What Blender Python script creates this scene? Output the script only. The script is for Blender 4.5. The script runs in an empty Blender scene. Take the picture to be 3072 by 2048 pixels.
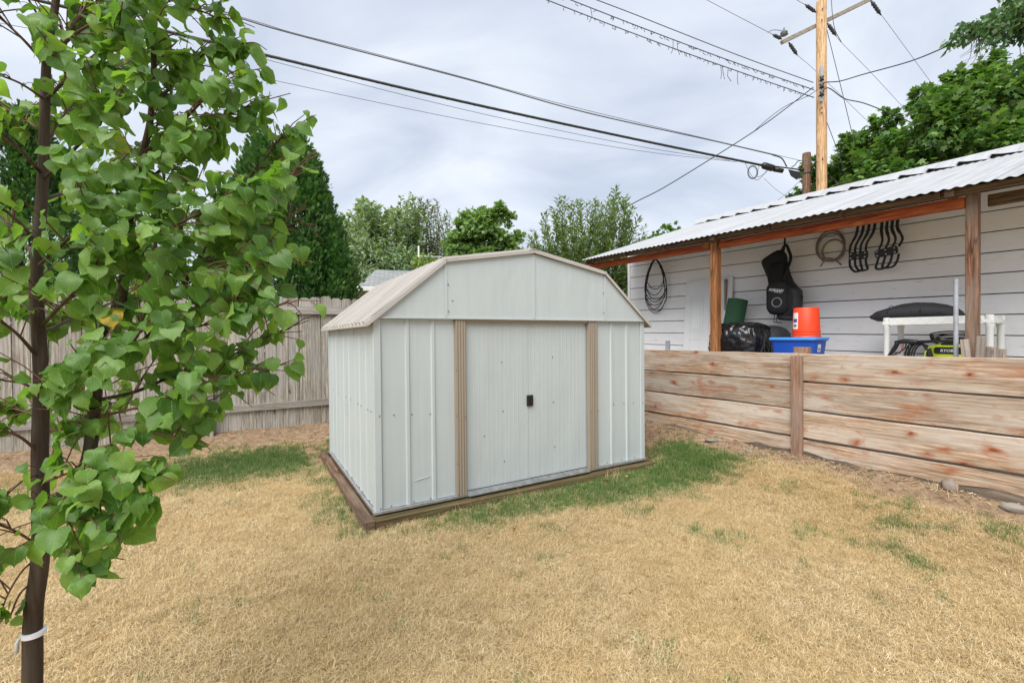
import bpy, bmesh, math, random
import numpy as np
from mathutils import Vector, Matrix, noise as mnoise
random.seed(7); rng = np.random.default_rng(7)
R = math.radians
scene = bpy.context.scene
COL = scene.collection

# ---------------------------------------------------------------- camera
F, PITCH, ROLL, CAMH = 1351.0, -0.0104, -0.009, 1.505
cam_d = bpy.data.cameras.new('camera'); cam = bpy.data.objects.new('camera', cam_d); COL.objects.link(cam)
cam_d.sensor_width = 36.0; cam_d.lens = 36.0 * F / 3072.0; cam_d.clip_start = 0.05; cam_d.clip_end = 2000
cam.matrix_world = (Matrix.Translation((0, 0, CAMH)) @ Matrix.Rotation(PITCH, 4, 'X') @ Matrix.Rotation(R(90), 4, 'X')
                    @ Matrix.Rotation(ROLL, 4, 'Z'))
scene.camera = cam

# ---------------------------------------------------------------- world, sun, exposure
SUN_EL, SUN_AZ = R(51), R(206)          # azimuth clockwise from +Y
sun_dir = Vector((math.sin(SUN_AZ) * math.cos(SUN_EL), math.cos(SUN_AZ) * math.cos(SUN_EL), math.sin(SUN_EL)))
w = bpy.data.worlds.new('World'); scene.world = w; w.use_nodes = True
nt = w.node_tree; nt.nodes.clear()
def wn(t, **k):
    n = nt.nodes.new(t)
    for a, b in k.items(): setattr(n, a, b)
    return n
out = wn('ShaderNodeOutputWorld'); bg = wn('ShaderNodeBackground'); bg.inputs['Strength'].default_value = 0.1
sky = wn('ShaderNodeTexSky', sky_type='NISHITA', sun_disc=False, sun_elevation=SUN_EL, sun_rotation=SUN_AZ)
tc = wn('ShaderNodeTexCoord'); sep = wn('ShaderNodeSeparateXYZ'); nt.links.new(tc.outputs['Generated'], sep.inputs[0])
zz = wn('ShaderNodeMath', operation='MAXIMUM'); zz.inputs[1].default_value = 0.0; nt.links.new(sep.outputs['Z'], zz.inputs[0])
za = wn('ShaderNodeMath', operation='ADD'); za.inputs[1].default_value = 0.38; nt.links.new(zz.outputs[0], za.inputs[0])
vd = wn('ShaderNodeVectorMath', operation='DIVIDE'); nt.links.new(tc.outputs['Generated'], vd.inputs[0])
cx = wn('ShaderNodeCombineXYZ')
for i in range(3): nt.links.new(za.outputs[0], cx.inputs[i])
nt.links.new(cx.outputs[0], vd.inputs[1])
mp = wn('ShaderNodeMapping'); mp.inputs['Scale'].default_value = (1.0, 1.5, 1.0); mp.inputs['Location'].default_value = (3.1, 1.7, 0.4)
nt.links.new(vd.outputs[0], mp.inputs['Vector'])
n1 = wn('ShaderNodeTexNoise'); n1.inputs['Scale'].default_value = 2.0; n1.inputs['Detail'].default_value = 7; n1.inputs['Roughness'].default_value = 0.52
n1.inputs['Distortion'].default_value = 0.5
nt.links.new(mp.outputs[0], n1.inputs['Vector'])
cr = wn('ShaderNodeValToRGB'); nt.links.new(n1.outputs['Fac'], cr.inputs[0])
cr.color_ramp.elements[0].position = 0.34; cr.color_ramp.elements[0].color = (4.15, 4.65, 5.6, 1)
cr.color_ramp.elements[1].position = 0.68; cr.color_ramp.elements[1].color = (6.1, 6.5, 7.1, 1)
mx = wn('ShaderNodeMix', data_type='RGBA'); mx.inputs[0].default_value = 0.93
nt.links.new(sky.outputs[0], mx.inputs[6]); nt.links.new(cr.outputs[0], mx.inputs[7])
nt.links.new(mx.outputs[2], bg.inputs['Color']); nt.links.new(bg.outputs[0], out.inputs[0])
sl = bpy.data.lights.new('sun', 'SUN'); sl.energy = 3.2; sl.angle = R(50); sl.color = (1, 0.965, 0.91)
so = bpy.data.objects.new('sun', sl); COL.objects.link(so); so.rotation_euler = sun_dir.to_track_quat('Z', 'Y').to_euler(); so.location = (-4, -6, 12)
vs = scene.view_settings; vs.view_transform = 'Standard'; vs.look = 'None'; vs.gamma = 1; vs.exposure = 0.62; vs.use_curve_mapping = False
try: scene.cycles.transparent_max_bounces = 16
except Exception: pass

# ---------------------------------------------------------------- survey helpers (photograph pixel + depth -> place)
def at(px, py, Y):
    u, v = px - 1536, py - 1024
    c, s = math.cos(ROLL), math.sin(ROLL)
    u, v = u * c + v * s, -u * s + v * c
    d = (u / F, 1.0, -v / F); c, s = math.cos(PITCH), math.sin(PITCH)
    d = Vector((d[0], c * d[1] - s * d[2], s * d[1] + c * d[2]))
    return Vector((0, 0, CAMH)) + d * (Y / d.y)

YTH = R(32.5); YU = Vector((-math.sin(YTH), math.cos(YTH), 0)); YN = Vector((math.cos(YTH), math.sin(YTH), 0))
YR0 = at(2395, 1060, 4.65); YR0.z = 0; YROT = -(math.pi / 2 - YTH)
def Yp(x, y, z=0.0): return YR0 - YU * x + YN * y + Vector((0, 0, z))      # x along the terrace to the right, y away, z up
FROT = R(30); FX = Vector((math.cos(FROT), math.sin(FROT), 0)); FY = Vector((-math.sin(FROT), math.cos(FROT), 0)); F0 = Vector((-2.66, 6.58, 0))
SROT = 0.5314; SX = Vector((math.cos(SROT), math.sin(SROT), 0)); SY = Vector((-math.sin(SROT), math.cos(SROT), 0)); S0 = Vector((-1.1, 3.598, 0.10))

# ---------------------------------------------------------------- object helpers
def link(o, parent=None):
    COL.objects.link(o)
    if parent is not None: o.parent = parent
    return o
def tag(o, label=None, cat=None, group=None, kind=None):
    if label: o['label'] = label
    if cat: o['category'] = cat
    if group: o['group'] = group
    if kind: o['kind'] = kind
    return o
def thing(name, label, cat, loc=(0, 0, 0), rot=0, group=None):
    o = bpy.data.objects.new(name, None); o.empty_display_size = 0.1; link(o)
    o.location = loc
    o.rotation_euler = (0, 0, rot) if not isinstance(rot, (tuple, list)) else rot
    return tag(o, label, cat, group)
def np_mesh(name, V, T, uv=None):
    V = np.asarray(V, np.float32); T = np.asarray(T, np.int32)
    me = bpy.data.meshes.new(name); me.vertices.add(len(V)); me.vertices.foreach_set('co', V.ravel())
    k = T.shape[1]; me.loops.add(T.size); me.loops.foreach_set('vertex_index', T.ravel())
    me.polygons.add(len(T)); me.polygons.foreach_set('loop_start', np.arange(len(T), dtype=np.int32) * k)
    if uv is not None:
        l = me.uv_layers.new(name='UVMap'); l.data.foreach_set('uv', np.asarray(uv, np.float32)[T.ravel()].ravel())
    me.update(calc_edges=True); me.validate(); return me
class MB:
    def __init__(s): s.v = []; s.f = []
    def add(s, vs, fs):
        o = len(s.v); s.v += [tuple(v) for v in vs]; s.f += [tuple(i + o for i in f) for f in fs]; return s
    def box(s, a, b, ch=0.0):
        (x0, y0, z0), (x1, y1, z1) = a, b
        if ch <= 0:
            return s.add([(x0, y0, z0), (x1, y0, z0), (x1, y1, z0), (x0, y1, z0), (x0, y0, z1), (x1, y0, z1), (x1, y1, z1), (x0, y1, z1)],
                         [(3, 2, 1, 0), (4, 5, 6, 7), (0, 1, 5, 4), (1, 2, 6, 5), (2, 3, 7, 6), (3, 0, 4, 7)])
        bm = bmesh.new(); bmesh.ops.create_cube(bm, size=1)
        for v in bm.verts: v.co = ((x0 + x1) / 2 + v.co.x * (x1 - x0), (y0 + y1) / 2 + v.co.y * (y1 - y0), (z0 + z1) / 2 + v.co.z * (z1 - z0))
        bmesh.ops.bevel(bm, geom=bm.edges[:], offset=ch, segments=1 if ch < .02 else 3, affect='EDGES', profile=.5)
        bm.verts.index_update(); s.add([v.co[:] for v in bm.verts], [[v.index for v in f.verts] for f in bm.faces]); bm.free(); return s
    def extrude(s, poly, fn, t0, t1):
        n = len(poly); vs = [fn(a, b, t0) for a, b in poly] + [fn(a, b, t1) for a, b in poly]
        return s.add(vs, [tuple(range(n - 1, -1, -1)), tuple(range(n, 2 * n))] + [(i, (i + 1) % n, n + (i + 1) % n, n + i) for i in range(n)])
    def tube(s, pts, r, seg=8, caps=True, closed=False):
        pts = [Vector(p) for p in pts]; n = len(pts); rr = r if isinstance(r, (list, tuple)) else [r] * n
        vs = []; prev = None
        for i, p in enumerate(pts):
            if closed: t = pts[(i + 1) % n] - pts[i - 1]
            else: t = pts[min(i + 1, n - 1)] - pts[max(i - 1, 0)]
            t = t.normalized() if t.length > 1e-9 else Vector((0, 0, 1))
            if prev is None:
                a = Vector((0, 0, 1)) if abs(t.z) < .9 else Vector((1, 0, 0)); x = t.cross(a).normalized()
            else:
                x = prev - t * prev.dot(t); x = x.normalized() if x.length > 1e-6 else t.orthogonal().normalized()
            prev = x; y = t.cross(x)
            for k in range(seg):
                g = 2 * math.pi * k / seg; vs.append(p + (x * math.cos(g) + y * math.sin(g)) * rr[i])
        fs = []
        for i in range(n if closed else n - 1):
            j = (i + 1) % n
            for k in range(seg): fs.append((i * seg + k, i * seg + (k + 1) % seg, j * seg + (k + 1) % seg, j * seg + k))
        if caps and not closed: fs += [tuple(range(seg - 1, -1, -1)), tuple(range((n - 1) * seg, n * seg))]
        return s.add(vs, fs)
    def rings(s, rings, caps=True):
        n = len(rings[0]); vs = [v for r in rings for v in r]; fs = []
        for i in range(len(rings) - 1):
            for k in range(n): fs.append((i * n + k, i * n + (k + 1) % n, (i + 1) * n + (k + 1) % n, (i + 1) * n + k))
        if caps: fs += [tuple(range(n - 1, -1, -1)), tuple(range((len(rings) - 1) * n, len(rings) * n))]
        return s.add(vs, fs)
    def lathe(s, prof, seg=24, c=(0, 0, 0), caps=True):
        return s.rings([[(c[0] + r * math.cos(2 * math.pi * k / seg), c[1] + r * math.sin(2 * math.pi * k / seg), c[2] + z) for k in range(seg)] for r, z in prof], caps)
    def mesh(s, name, shear=0.0):
        me = bpy.data.meshes.new(name); v = s.v
        if shear: v = [(x, y, z + shear * x) for x, y, z in v]
        me.from_pydata(v, [], s.f); me.update(); return me
    def build(s, name, mat, parent=None, smooth=False, shear=0.0, loc=None):
        me = s.mesh(name, shear); me.materials.append(mat)
        bm = bmesh.new(); bm.from_mesh(me); bmesh.ops.recalc_face_normals(bm, faces=bm.faces[:]); bm.to_mesh(me); bm.free()
        if smooth:
            for p in me.polygons: p.use_smooth = True
            if smooth == 'auto':
                try: me.set_sharp_from_angle(angle=R(40))
                except Exception: pass
        o = bpy.data.objects.new(name, me); link(o, parent)
        if loc is not None: o.location = loc
        return o
def inst(name, me, parent, loc=(0, 0, 0), rot=(0, 0, 0), sc=1):
    o = bpy.data.objects.new(name, me); link(o, parent); o.location = loc; o.rotation_euler = rot
    o.scale = (sc, sc, sc) if not isinstance(sc, (tuple, list)) else sc
    return o
def smooth_path(pts, n=8):
    pts = [Vector(p) for p in pts]; P = [pts[0] * 2 - pts[1]] + pts + [pts[-1] * 2 - pts[-2]]; o = []
    for i in range(1, len(P) - 2):
        a, b, c, d = P[i - 1:i + 3]
        for k in range(n):
            t = k / n; o.append(.5 * (2 * b + (c - a) * t + (2 * a - 5 * b + 4 * c - d) * t * t + (3 * b - a - 3 * c + d) * t ** 3))
    return o + [pts[-1]]

# ---------------------------------------------------------------- materials
class NT:
    def __init__(s, name):
        s.m = bpy.data.materials.new(name); s.m.use_nodes = True; s.t = s.m.node_tree
        s.b = s.t.nodes['Principled BSDF']; s.o = s.t.nodes['Material Output']
    def n(s, typ, ins=None, **k):
        n = s.t.nodes.new(typ)
        for a, b in k.items(): setattr(n, a, b)
        for a, b in (ins or {}).items(): s.set(n, a, b)
        return n
    def set(s, n, a, b):
        i = n.inputs[a]
        if isinstance(b, bpy.types.NodeSocket): s.t.links.new(b, i)
        elif isinstance(b, (tuple, list)) and len(b) == 3 and i.type == 'RGBA': i.default_value = (*b, 1)
        else: i.default_value = b
    def math(s, op, a, b=0.0, c=None):
        n = s.n('ShaderNodeMath', {0: a, 1: b}, operation=op)
        if c is not None: s.set(n, 2, c)
        return n.outputs[0]
    def mix(s, f, a, b, mode='MIX'):
        n = s.n('ShaderNodeMix', {0: f, 6: a, 7: b}, data_type='RGBA', blend_type=mode); return n.outputs[2]
    def ramp(s, f, stops):
        n = s.n('ShaderNodeValToRGB', {0: f}); e = n.color_ramp.elements
        while len(e) < len(stops): e.new(0.5)
        for q, (p, c) in zip(e, stops): q.position = p; q.color = (*c, 1) if len(c) == 3 else c
        return n.outputs[0]
    def step(s, f, a, b):
        n = s.n('ShaderNodeMapRange', {0: f, 1: a, 2: b, 3: 0.0, 4: 1.0}); n.clamp = True; return n.outputs[0]
    def coords(s, scale=(1, 1, 1), rnd=True, src='Object'):
        c = s.n('ShaderNodeTexCoord').outputs[src]
        if rnd:
            oi = s.n('ShaderNodeObjectInfo').outputs['Random']
            mu = s.n('ShaderNodeVectorMath', {0: (37.7, 19.3, 53.1), 3: oi}, operation='SCALE')
            c = s.n('ShaderNodeVectorMath', {0: c, 1: mu.outputs[0]}, operation='ADD').outputs[0]
        return s.n('ShaderNodeMapping', {'Vector': c, 'Scale': scale}).outputs[0]
    def noise(s, v, sc, det=4, rough=.5, dist=0.0):
        return s.n('ShaderNodeTexNoise', {'Vector': v, 'Scale': sc, 'Detail': det, 'Roughness': rough, 'Distortion': dist}).outputs['Fac']
    def bump(s, h, st=.3, d=.01):
        s.set(s.b, 'Normal', s.n('ShaderNodeBump', {'Height': h, 'Strength': st, 'Distance': d}).outputs[0])
    def fin(s, col=None, rough=.6, metal=0.0, spec=.35):
        if col is not None: s.set(s.b, 'Base Color', col)
        s.set(s.b, 'Roughness', rough); s.set(s.b, 'Metallic', metal); s.set(s.b, 'Specular IOR Level', spec); return s.m

def plain(name, c, rough=.5, metal=0.0, var=.12, scale=6, spec=.4, bump=0.0):
    s = NT(name); v = s.coords(); f = s.noise(v, scale, 5, .6)
    d = tuple(x * (1 - var) for x in c); l = tuple(min(1, x * (1 + var)) for x in c)
    col = s.ramp(f, [(.3, d), (.7, l)])
    if bump: s.bump(s.noise(v, scale * 8, 4), bump, .004)
    return s.fin(col, s.ramp(f, [(.3, (rough * .85,) * 3), (.7, (min(1, rough * 1.15),) * 3)]), metal, spec)

def wood(name, base, dark, light, axis='X', knot=None, knot_amt=0.0, grey=None, grey_amt=0.0, rough=.8, stain=None, bump=.35):
    s = NT(name); st = {'X': (.9, 11, 11), 'Y': (11, .9, 11), 'Z': (11, 11, .9)}[axis]
    v = s.coords(st); vf = s.coords(tuple(q * 1.0 for q in st)); vo = s.coords((1, 1, 1))
    warp = s.noise(vo, 2.2, 3); g1 = s.noise(v, 1.6, 6, .6, 1.1); g2 = s.noise(vf, 6.5, 6, .65, .4)
    col = s.ramp(g1, [(.25, dark), (.5, base), (.78, light)])
    fine = s.ramp(g2, [(.3, (.55, .52, .5)), (.62, (1.12, 1.12, 1.12))])
    col = s.mix(1.0, col, fine, 'MULTIPLY')
    g3 = s.noise(s.coords(tuple(q * (1.6 if q < 2 else 4.2) for q in st)), 1.0, 5, .7)
    col = s.mix(1.0, col, s.ramp(g3, [(.32, (.66, .63, .6)), (.6, (1.1, 1.1, 1.1))]), 'MULTIPLY')
    ck = s.noise(s.coords(tuple(q * (.55 if q < 2 else .75) for q in st)), 1.0, 3, .5, .25)
    cm = s.math('SUBTRACT', 1, s.step(s.math('ABSOLUTE', s.math('SUBTRACT', ck, .5)), .004, .014))
    cm = s.math('MULTIPLY', cm, s.step(s.noise(s.coords((1.3, 1.3, 1.3)), 1.5, 3), .48, .6))
    col = s.mix(s.math('MULTIPLY', cm, .75), col, tuple(q * .25 for q in dark))
    wv = s.n('ShaderNodeTexWave', {'Vector': s.coords(tuple(.16 if q < 2 else 1.0 for q in st)), 'Scale': 9.0, 'Distortion': 7.0, 'Detail': 3.0, 'Detail Scale': 1.2}, wave_type='BANDS', bands_direction={'X': 'Z', 'Y': 'Z', 'Z': 'X'}[axis]).outputs['Fac']
    col = s.mix(1.0, col, s.ramp(wv, [(.0, (.70, .66, .63)), (.3, (1.0, 1.0, 1.0)), (1.0, (1.06, 1.06, 1.06))]), 'MULTIPLY')
    if grey:
        f = s.math('MULTIPLY', s.step(s.noise(s.coords(tuple(q * .22 + .35 for q in st)), 2.2, 5, .6), .38, .66), grey_amt); col = s.mix(f, col, grey)
    if knot and knot_amt > 0:
        kv = s.coords({'X': (3.6, 3.6, 6.0), 'Z': (5.5, 5.5, 1.6), 'Y': (5.5, 1.6, 5.5)}[axis])
        nv = s.n('ShaderNodeTexNoise', {'Vector': s.coords((5, 5, 14) if axis == 'X' else (14, 14, 5)), 'Scale': 1.0, 'Detail': 4.0}).outputs['Color']
        kv = s.n('ShaderNodeVectorMath', {0: kv, 1: s.n('ShaderNodeVectorMath', {0: nv, 3: .55}, operation='SCALE').outputs[0]}, operation='ADD').outputs[0]
        vo2 = s.n('ShaderNodeTexVoronoi', {'Vector': kv, 'Scale': 1.0, 'Randomness': 1.0}); d = vo2.outputs['Distance']
        halo = s.math('SUBTRACT', 1.0, s.step(s.math('ADD', d, s.math('MULTIPLY', s.noise(s.coords((3, 3, 9) if axis == 'X' else (9, 9, 3)), 3, 5), .35)), .21, .43))
        col = s.mix(s.math('MULTIPLY', halo, knot_amt), col, knot)
        core = s.math('SUBTRACT', 1.0, s.step(d, .05, .09)); col = s.mix(s.math('MULTIPLY', core, .8), col, tuple(q * .45 for q in knot))
    if stain:
        f = s.step(s.noise(s.coords((1.5, 1.5, 4.5)), 1.9, 6, .7, 1.2), .53, .65); col = s.mix(s.math('MULTIPLY', f, .75), col, stain)
    oi = s.n('ShaderNodeObjectInfo').outputs['Random']
    br = s.n('ShaderNodeMapRange', {0: oi, 1: 0.0, 2: 1.0, 3: .82, 4: 1.14}).outputs[0]
    col = s.n('ShaderNodeVectorMath', {0: col, 3: br}, operation='SCALE').outputs[0]
    s.bump(s.math('ADD', s.math('MULTIPLY', g2, .7), g1), bump, .006)
    return s.fin(col, rough, 0, .2)

def leafmat(name, c1, c2, c3=None, trans=.35, veins=False, rough=.5, yellow=0.0):
    s = NT(name)
    geo = s.n('ShaderNodeNewGeometry'); oi = s.n('ShaderNodeObjectInfo').outputs['Random']
    r = s.math('FRACT', s.math('ADD', geo.outputs['Random Per Island'], oi))
    col = s.ramp(r, [(0, c1), (.55, c2), (1, c3 or c2)])
    big = s.noise(geo.outputs['Position'], 1.3, 3); col = s.mix(s.math('MULTIPLY', s.step(big, .35, .65), .45), col, c2)
    if veins:
        uv = s.n('ShaderNodeTexCoord').outputs['UV']; sp = s.n('ShaderNodeSeparateXYZ', {0: uv})
        ax = s.math('ABSOLUTE', s.math('SUBTRACT', sp.outputs['X'], .5))
        mid = s.math('SUBTRACT', 1, s.step(ax, .006, .02))
        q = s.math('FRACT', s.math('MULTIPLY', s.math('SUBTRACT', sp.outputs['Y'], s.math('MULTIPLY', ax, .95)), 6.5))
        side = s.math('SUBTRACT', 1, s.step(s.math('ABSOLUTE', s.math('SUBTRACT', q, .5)), .03, .1))
        vv = s.math('MAXIMUM', mid, s.math('MULTIPLY', side, .45))
        col = s.mix(s.math('MULTIPLY', vv, .5), col, tuple(min(1, x * 2.1 + .03) for x in c2))
        blot = s.noise(uv, 7, 4, .6); col = s.mix(s.math('MULTIPLY', s.step(blot, .45, .7), .25), col, c1)
        if yellow:
            yf = s.math('MULTIPLY', s.step(r, 1 - yellow, 1 - yellow + .002), s.step(s.noise(uv, 3, 3), .42, .52)); col = s.mix(yf, col, (.62, .43, .03))
        s.bump(s.math('SUBTRACT', 1, vv), .35, .003)
    back = s.mix(.5, col, (.17, .24, .09)); col2 = s.mix(geo.outputs['Backfacing'], col, back)
    s.fin(col2, rough, 0, .45)
    tr = s.n('ShaderNodeBsdfTranslucent', {'Color': s.mix(1, col, (1.6, 1.7, .6), 'MULTIPLY')})
    ms = s.n('ShaderNodeMixShader', {0: trans, 1: s.b.outputs[0], 2: tr.outputs[0]}); s.t.links.new(ms.outputs[0], s.o.inputs[0])
    return s.m

def metal_paint(name, c, c2, streak=.12, rough=.42, st=(9, 9, .5)):
    s = NT(name); v = s.coords(st); v2 = s.coords((1, 1, 1))
    a = s.noise(v, 2.0, 5, .6); b = s.noise(v2, 1.8, 4)
    col = s.mix(s.math('MULTIPLY', s.step(a, .35, .7), streak * 3), c, c2)
    col = s.mix(s.math('MULTIPLY', s.step(b, .45, .75), .3), col, tuple(q * .86 for q in c))
    speck = s.step(s.noise(v2, 90, 2), .73, .78); col = s.mix(s.math('MULTIPLY', speck, .25), col, (.16, .14, .12))
    drip = s.step(s.noise(s.coords((16, 16, .25)), 2.0, 4, .6), .63, .75); col = s.mix(s.math('MULTIPLY', drip, .22), col, tuple(q * .62 for q in c2))
    s.bump(s.noise(s.coords((1.6, 1.6, .5)), 2.5, 2), .22, .05)
    return s.fin(col, s.ramp(b, [(.3, (rough * .8,) * 3), (.7, (rough * 1.25,) * 3)]), 0, .4)

M = {}
M['shed'] = metal_paint('shed_offwhite_steel', (.475, .527, .535), (.43, .46, .455))
M['shed_door'] = metal_paint('shed_door_steel', (.465, .515, .522), (.43, .457, .45), .16)
M['shed_roof'] = metal_paint('shed_roof_steel', (.50, .475, .445), (.34, .31, .28), .3, .5, (.5, 22, .5))
M['tan'] = metal_paint('tan_trim_steel', (.285, .24, .185), (.25, .21, .16), .15)
M['galv'] = plain('galvanised_steel', (.52, .53, .54), .38, .75, .2, 14)
M['white_roof'] = metal_paint('white_metal_roofing', (.44, .45, .465), (.30, .305, .31), .3, .42, (12, .35, .35))
M['screw'] = plain('screw_metal', (.16, .15, .14), .4, .7)
M['black'] = plain('black_plastic', (.014, .014, .015), .4, 0, .2, 9)
M['rubber'] = plain('black_rubber', (.02, .019, .019), .6, 0, .2, 9)
M['fabric'] = plain('black_nylon', (.017, .017, .019), .75, 0, .25, 30, .3, .3)
M['fabric2'] = plain('charcoal_nylon', (.035, .036, .04), .7, 0, .25, 30, .3, .3)
M['greymark'] = plain('grey_print', (.16, .165, .17), .6)
M['whiteprint'] = plain('white_print', (.72, .72, .72), .6)
M['orange'] = plain('orange_bucket_plastic', (.80, .058, .012), .42, 0, .06, 3, .45)
M['blue'] = plain('blue_tote_plastic', (.012, .075, .42), .38, 0, .08, 3, .45)
M['bluelid'] = plain('blue_lid_plastic', (.06, .30, .78), .38, 0, .08, 3, .45)
M['green_mat'] = plain('green_foam', (.022, .075, .035), .8, 0, .15, 20)
M['white_plastic'] = plain('white_resin', (.74, .75, .73), .4, 0, .07, 5, .45)
M['lime'] = plain('lime_plastic', (.50, .60, .02), .35, 0, .06, 4, .5)
M['white_door'] = plain('white_painted_door', (.72, .73, .74), .45, 0, .05, 3)
M['tan_hose'] = plain('tan_hose', (.20, .17, .14), .5, 0, .15, 12)
M['pipe'] = plain('grey_steel_pipe', (.36, .38, .42), .5, .35, .15, 12)
M['cable'] = plain('cable_black', (.025, .026, .027), .55)
M['wire'] = plain('weathered_wire', (.11, .115, .125), .6, .2)
M['porc'] = plain('dark_insulator', (.03, .032, .035), .35)
M['band'] = plain('white_tie', (.75, .76, .8), .5)
M['rock'] = plain('grey_stone', (.24, .20, .17), .85, 0, .3, 9, .2, .6)
M['rock2'] = plain('pale_stone', (.25, .225, .195), .85, 0, .25, 9, .2, .6)
s = NT('black_bin_liner'); s.bump(s.noise(s.coords((1.6, 1.6, .5)), 14, 3, .5, .8), .5, .012); M['liner'] = s.fin((.008, .008, .009), .16, 0, .6)
def siding():
    s = NT('white_siding_paint'); v = s.coords((1, 1, 1)); g = s.noise(s.coords((.7, 9, 9)), 3, 5, .6)
    a = s.noise(v, 1.6, 5, .65)
    col = s.mix(s.math('MULTIPLY', s.step(a, .45, .75), .35), (.81, .81, .825), (.66, .645, .62))
    wear = s.step(s.noise(s.coords((1.6, 8, 20)), 2.3, 6, .7), .60, .68); col = s.mix(s.math('MULTIPLY', wear, .55), col, (.33, .27, .21))
    sp = s.step(s.noise(v, 40, 2), .77, .8); col = s.mix(s.math('MULTIPLY', sp, .5), col, (.2, .17, .14))
    s.bump(g, .2, .004); return s.fin(col, .6, 0, .3)
M['siding'] = siding(); M['tar'] = plain('tar_paper', (.03, .028, .026), .9)
M['wall_wood'] = wood('retaining_board_wood', (.43, .31, .215), (.25, .165, .108), (.56, .435, .325), 'X', (.29, .095, .045), 1.0, (.50, .45, .39), .8, stain=(.34, .15, .08))
M['wall_post'] = wood('retaining_post_wood', (.36, .20, .125), (.24, .12, .07), (.44, .27, .18), 'Z', (.2, .07, .03), .4, (.36, .30, .26), .5)
M['old_timber'] = wood('rotted_timber', (.13, .095, .068), (.035, .025, .02), (.30, .24, .18), 'X', None, 0, (.2, .17, .14), .4, .9, bump=1.0)
M['fence'] = wood('weathered_cedar_picket', (.41, .38, .325), (.27, .24, .20), (.54, .505, .445), 'Z', (.14, .08, .05), .5, (.37, .355, .335), .65, .85)
M['fence_rail'] = wood('weathered_cedar_rail', (.37, .34, .30), (.25, .22, .19), (.48, .45, .41), 'X', None, 0, (.38, .355, .335), .6, .85)
M['fence_post'] = wood('weathered_cedar_post', (.40, .36, .305), (.28, .245, .2), (.50, .46, .4), 'Z', None, 0, (.38, .35, .32), .6, .85)
M['redwood'] = wood('stained_beam_wood', (.38, .085, .022), (.24, .045, .012), (.50, .16, .05), 'X', (.62, .28, .07), .4, None, 0, .6)
M['darkwood'] = wood('dark_rafter_wood', (.12, .065, .038), (.06, .03, .02), (.19, .12, .08), 'Y', None, 0, None, 0, .8)  # dark brown timber for the rafters
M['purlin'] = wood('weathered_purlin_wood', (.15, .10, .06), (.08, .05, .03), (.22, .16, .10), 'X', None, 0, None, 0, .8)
M['post_new'] = wood('orange_post_wood', (.37, .165, .065), (.25, .09, .03), (.48, .26, .12), 'Z', (.14, .05, .02), .4, None, 0, .65)
M['post_old'] = wood('weathered_post_wood', (.24, .125, .075), (.13, .06, .035), (.33, .22, .16), 'Z', None, 0, (.33, .29, .25), .75, .8)
M['base_wood'] = wood('base_timber_wood', (.135, .09, .05), (.06, .036, .02), (.22, .155, .09), 'X', None, 0, (.13, .135, .055), .6, .85)
M['block'] = wood('grey_offcut_wood', (.36, .30, .25), (.26, .21, .17), (.45, .40, .35), 'Z', None, 0, (.38, .35, .32), .5, .85)
M['pole_new'] = wood('tan_utility_pole', (.54, .36, .20), (.42, .26, .14), (.64, .46, .28), 'Z', (.25, .13, .06), .4, None, 0, .8)
M['pole_old'] = wood('brown_utility_pole', (.24, .13, .08), (.15, .08, .05), (.34, .21, .14), 'Z', None, 0, (.28, .24, .2), .4, .85)
M['arm'] = wood('crossarm_wood', (.30, .28, .235), (.2, .185, .16), (.38, .36, .31), 'X')
M['bark'] = wood('young_linden_bark', (.085, .055, .042), (.045, .03, .024), (.15, .11, .09), 'Z', None, 0, (.13, .12, .085), .4, .8, bump=.5)
M['bark2'] = wood('dark_bark', (.09, .07, .055), (.05, .04, .03), (.14, .11, .09), 'Z')
M['twig'] = plain('reddish_twig', (.12, .055, .035), .6, 0, .2, 20)
M['linden'] = leafmat('linden_leaf', (.055, .135, .026), (.13, .255, .046), (.25, .38, .085), .44, True, .42, .003)
M['maple'] = leafmat('maple_leaf', (.03, .095, .016), (.085, .19, .035), (.22, .33, .10), .35)
M['maple2'] = leafmat('bright_maple_leaf', (.10, .19, .055), (.165, .28, .085), (.25, .36, .13), .35)
M['arbor'] = leafmat('arborvitae_spray', (.02, .075, .016), (.045, .135, .026), (.09, .21, .04), .25)
M['silver'] = leafmat('silver_poplar_leaf', (.12, .20, .11), (.22, .31, .19), (.38, .45, .33), .3)
M['pineg'] = leafmat('olive_pine_needles', (.08, .12, .05), (.13, .18, .08), (.2, .23, .11), .25)
M['apple'] = leafmat('apple_leaf', (.085, .15, .05), (.15, .235, .085), (.28, .36, .18), .3)
M['dark_leaf'] = leafmat('dark_elm_leaf', (.02, .07, .018), (.04, .115, .028), (.075, .16, .04), .25)
M['yellowg'] = leafmat('yellow_green_leaf', (.15, .25, .03), (.22, .33, .05), (.3, .38, .08), .3)
M['dead_leaf'] = plain('dead_leaf', (.32, .20, .085), .8, 0, .3, 8)
M['plaster'] = plain('pale_house_wall', (.62, .62, .60), .7)
M['greywall'] = plain('grey_house_wall', (.36, .36, .35), .7)
def shingles():
    s = NT('grey_shingles'); b = s.n('ShaderNodeTexBrick', {'Vector': s.coords((1, 1, 1), False, 'UV'), 'Color1': (.30, .31, .31), 'Color2': (.20, .21, .21), 'Mortar': (.10, .10, .10), 'Scale': 1.0, 'Mortar Size': .012, 'Brick Width': .3, 'Row Height': .14})
    col = s.mix(s.math('MULTIPLY', s.noise(s.coords((1, 1, 1)), 3, 5), .5), b.outputs['Color'], (.27, .28, .27)); return s.fin(col, .9)
M['shingle'] = shingles()
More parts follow.
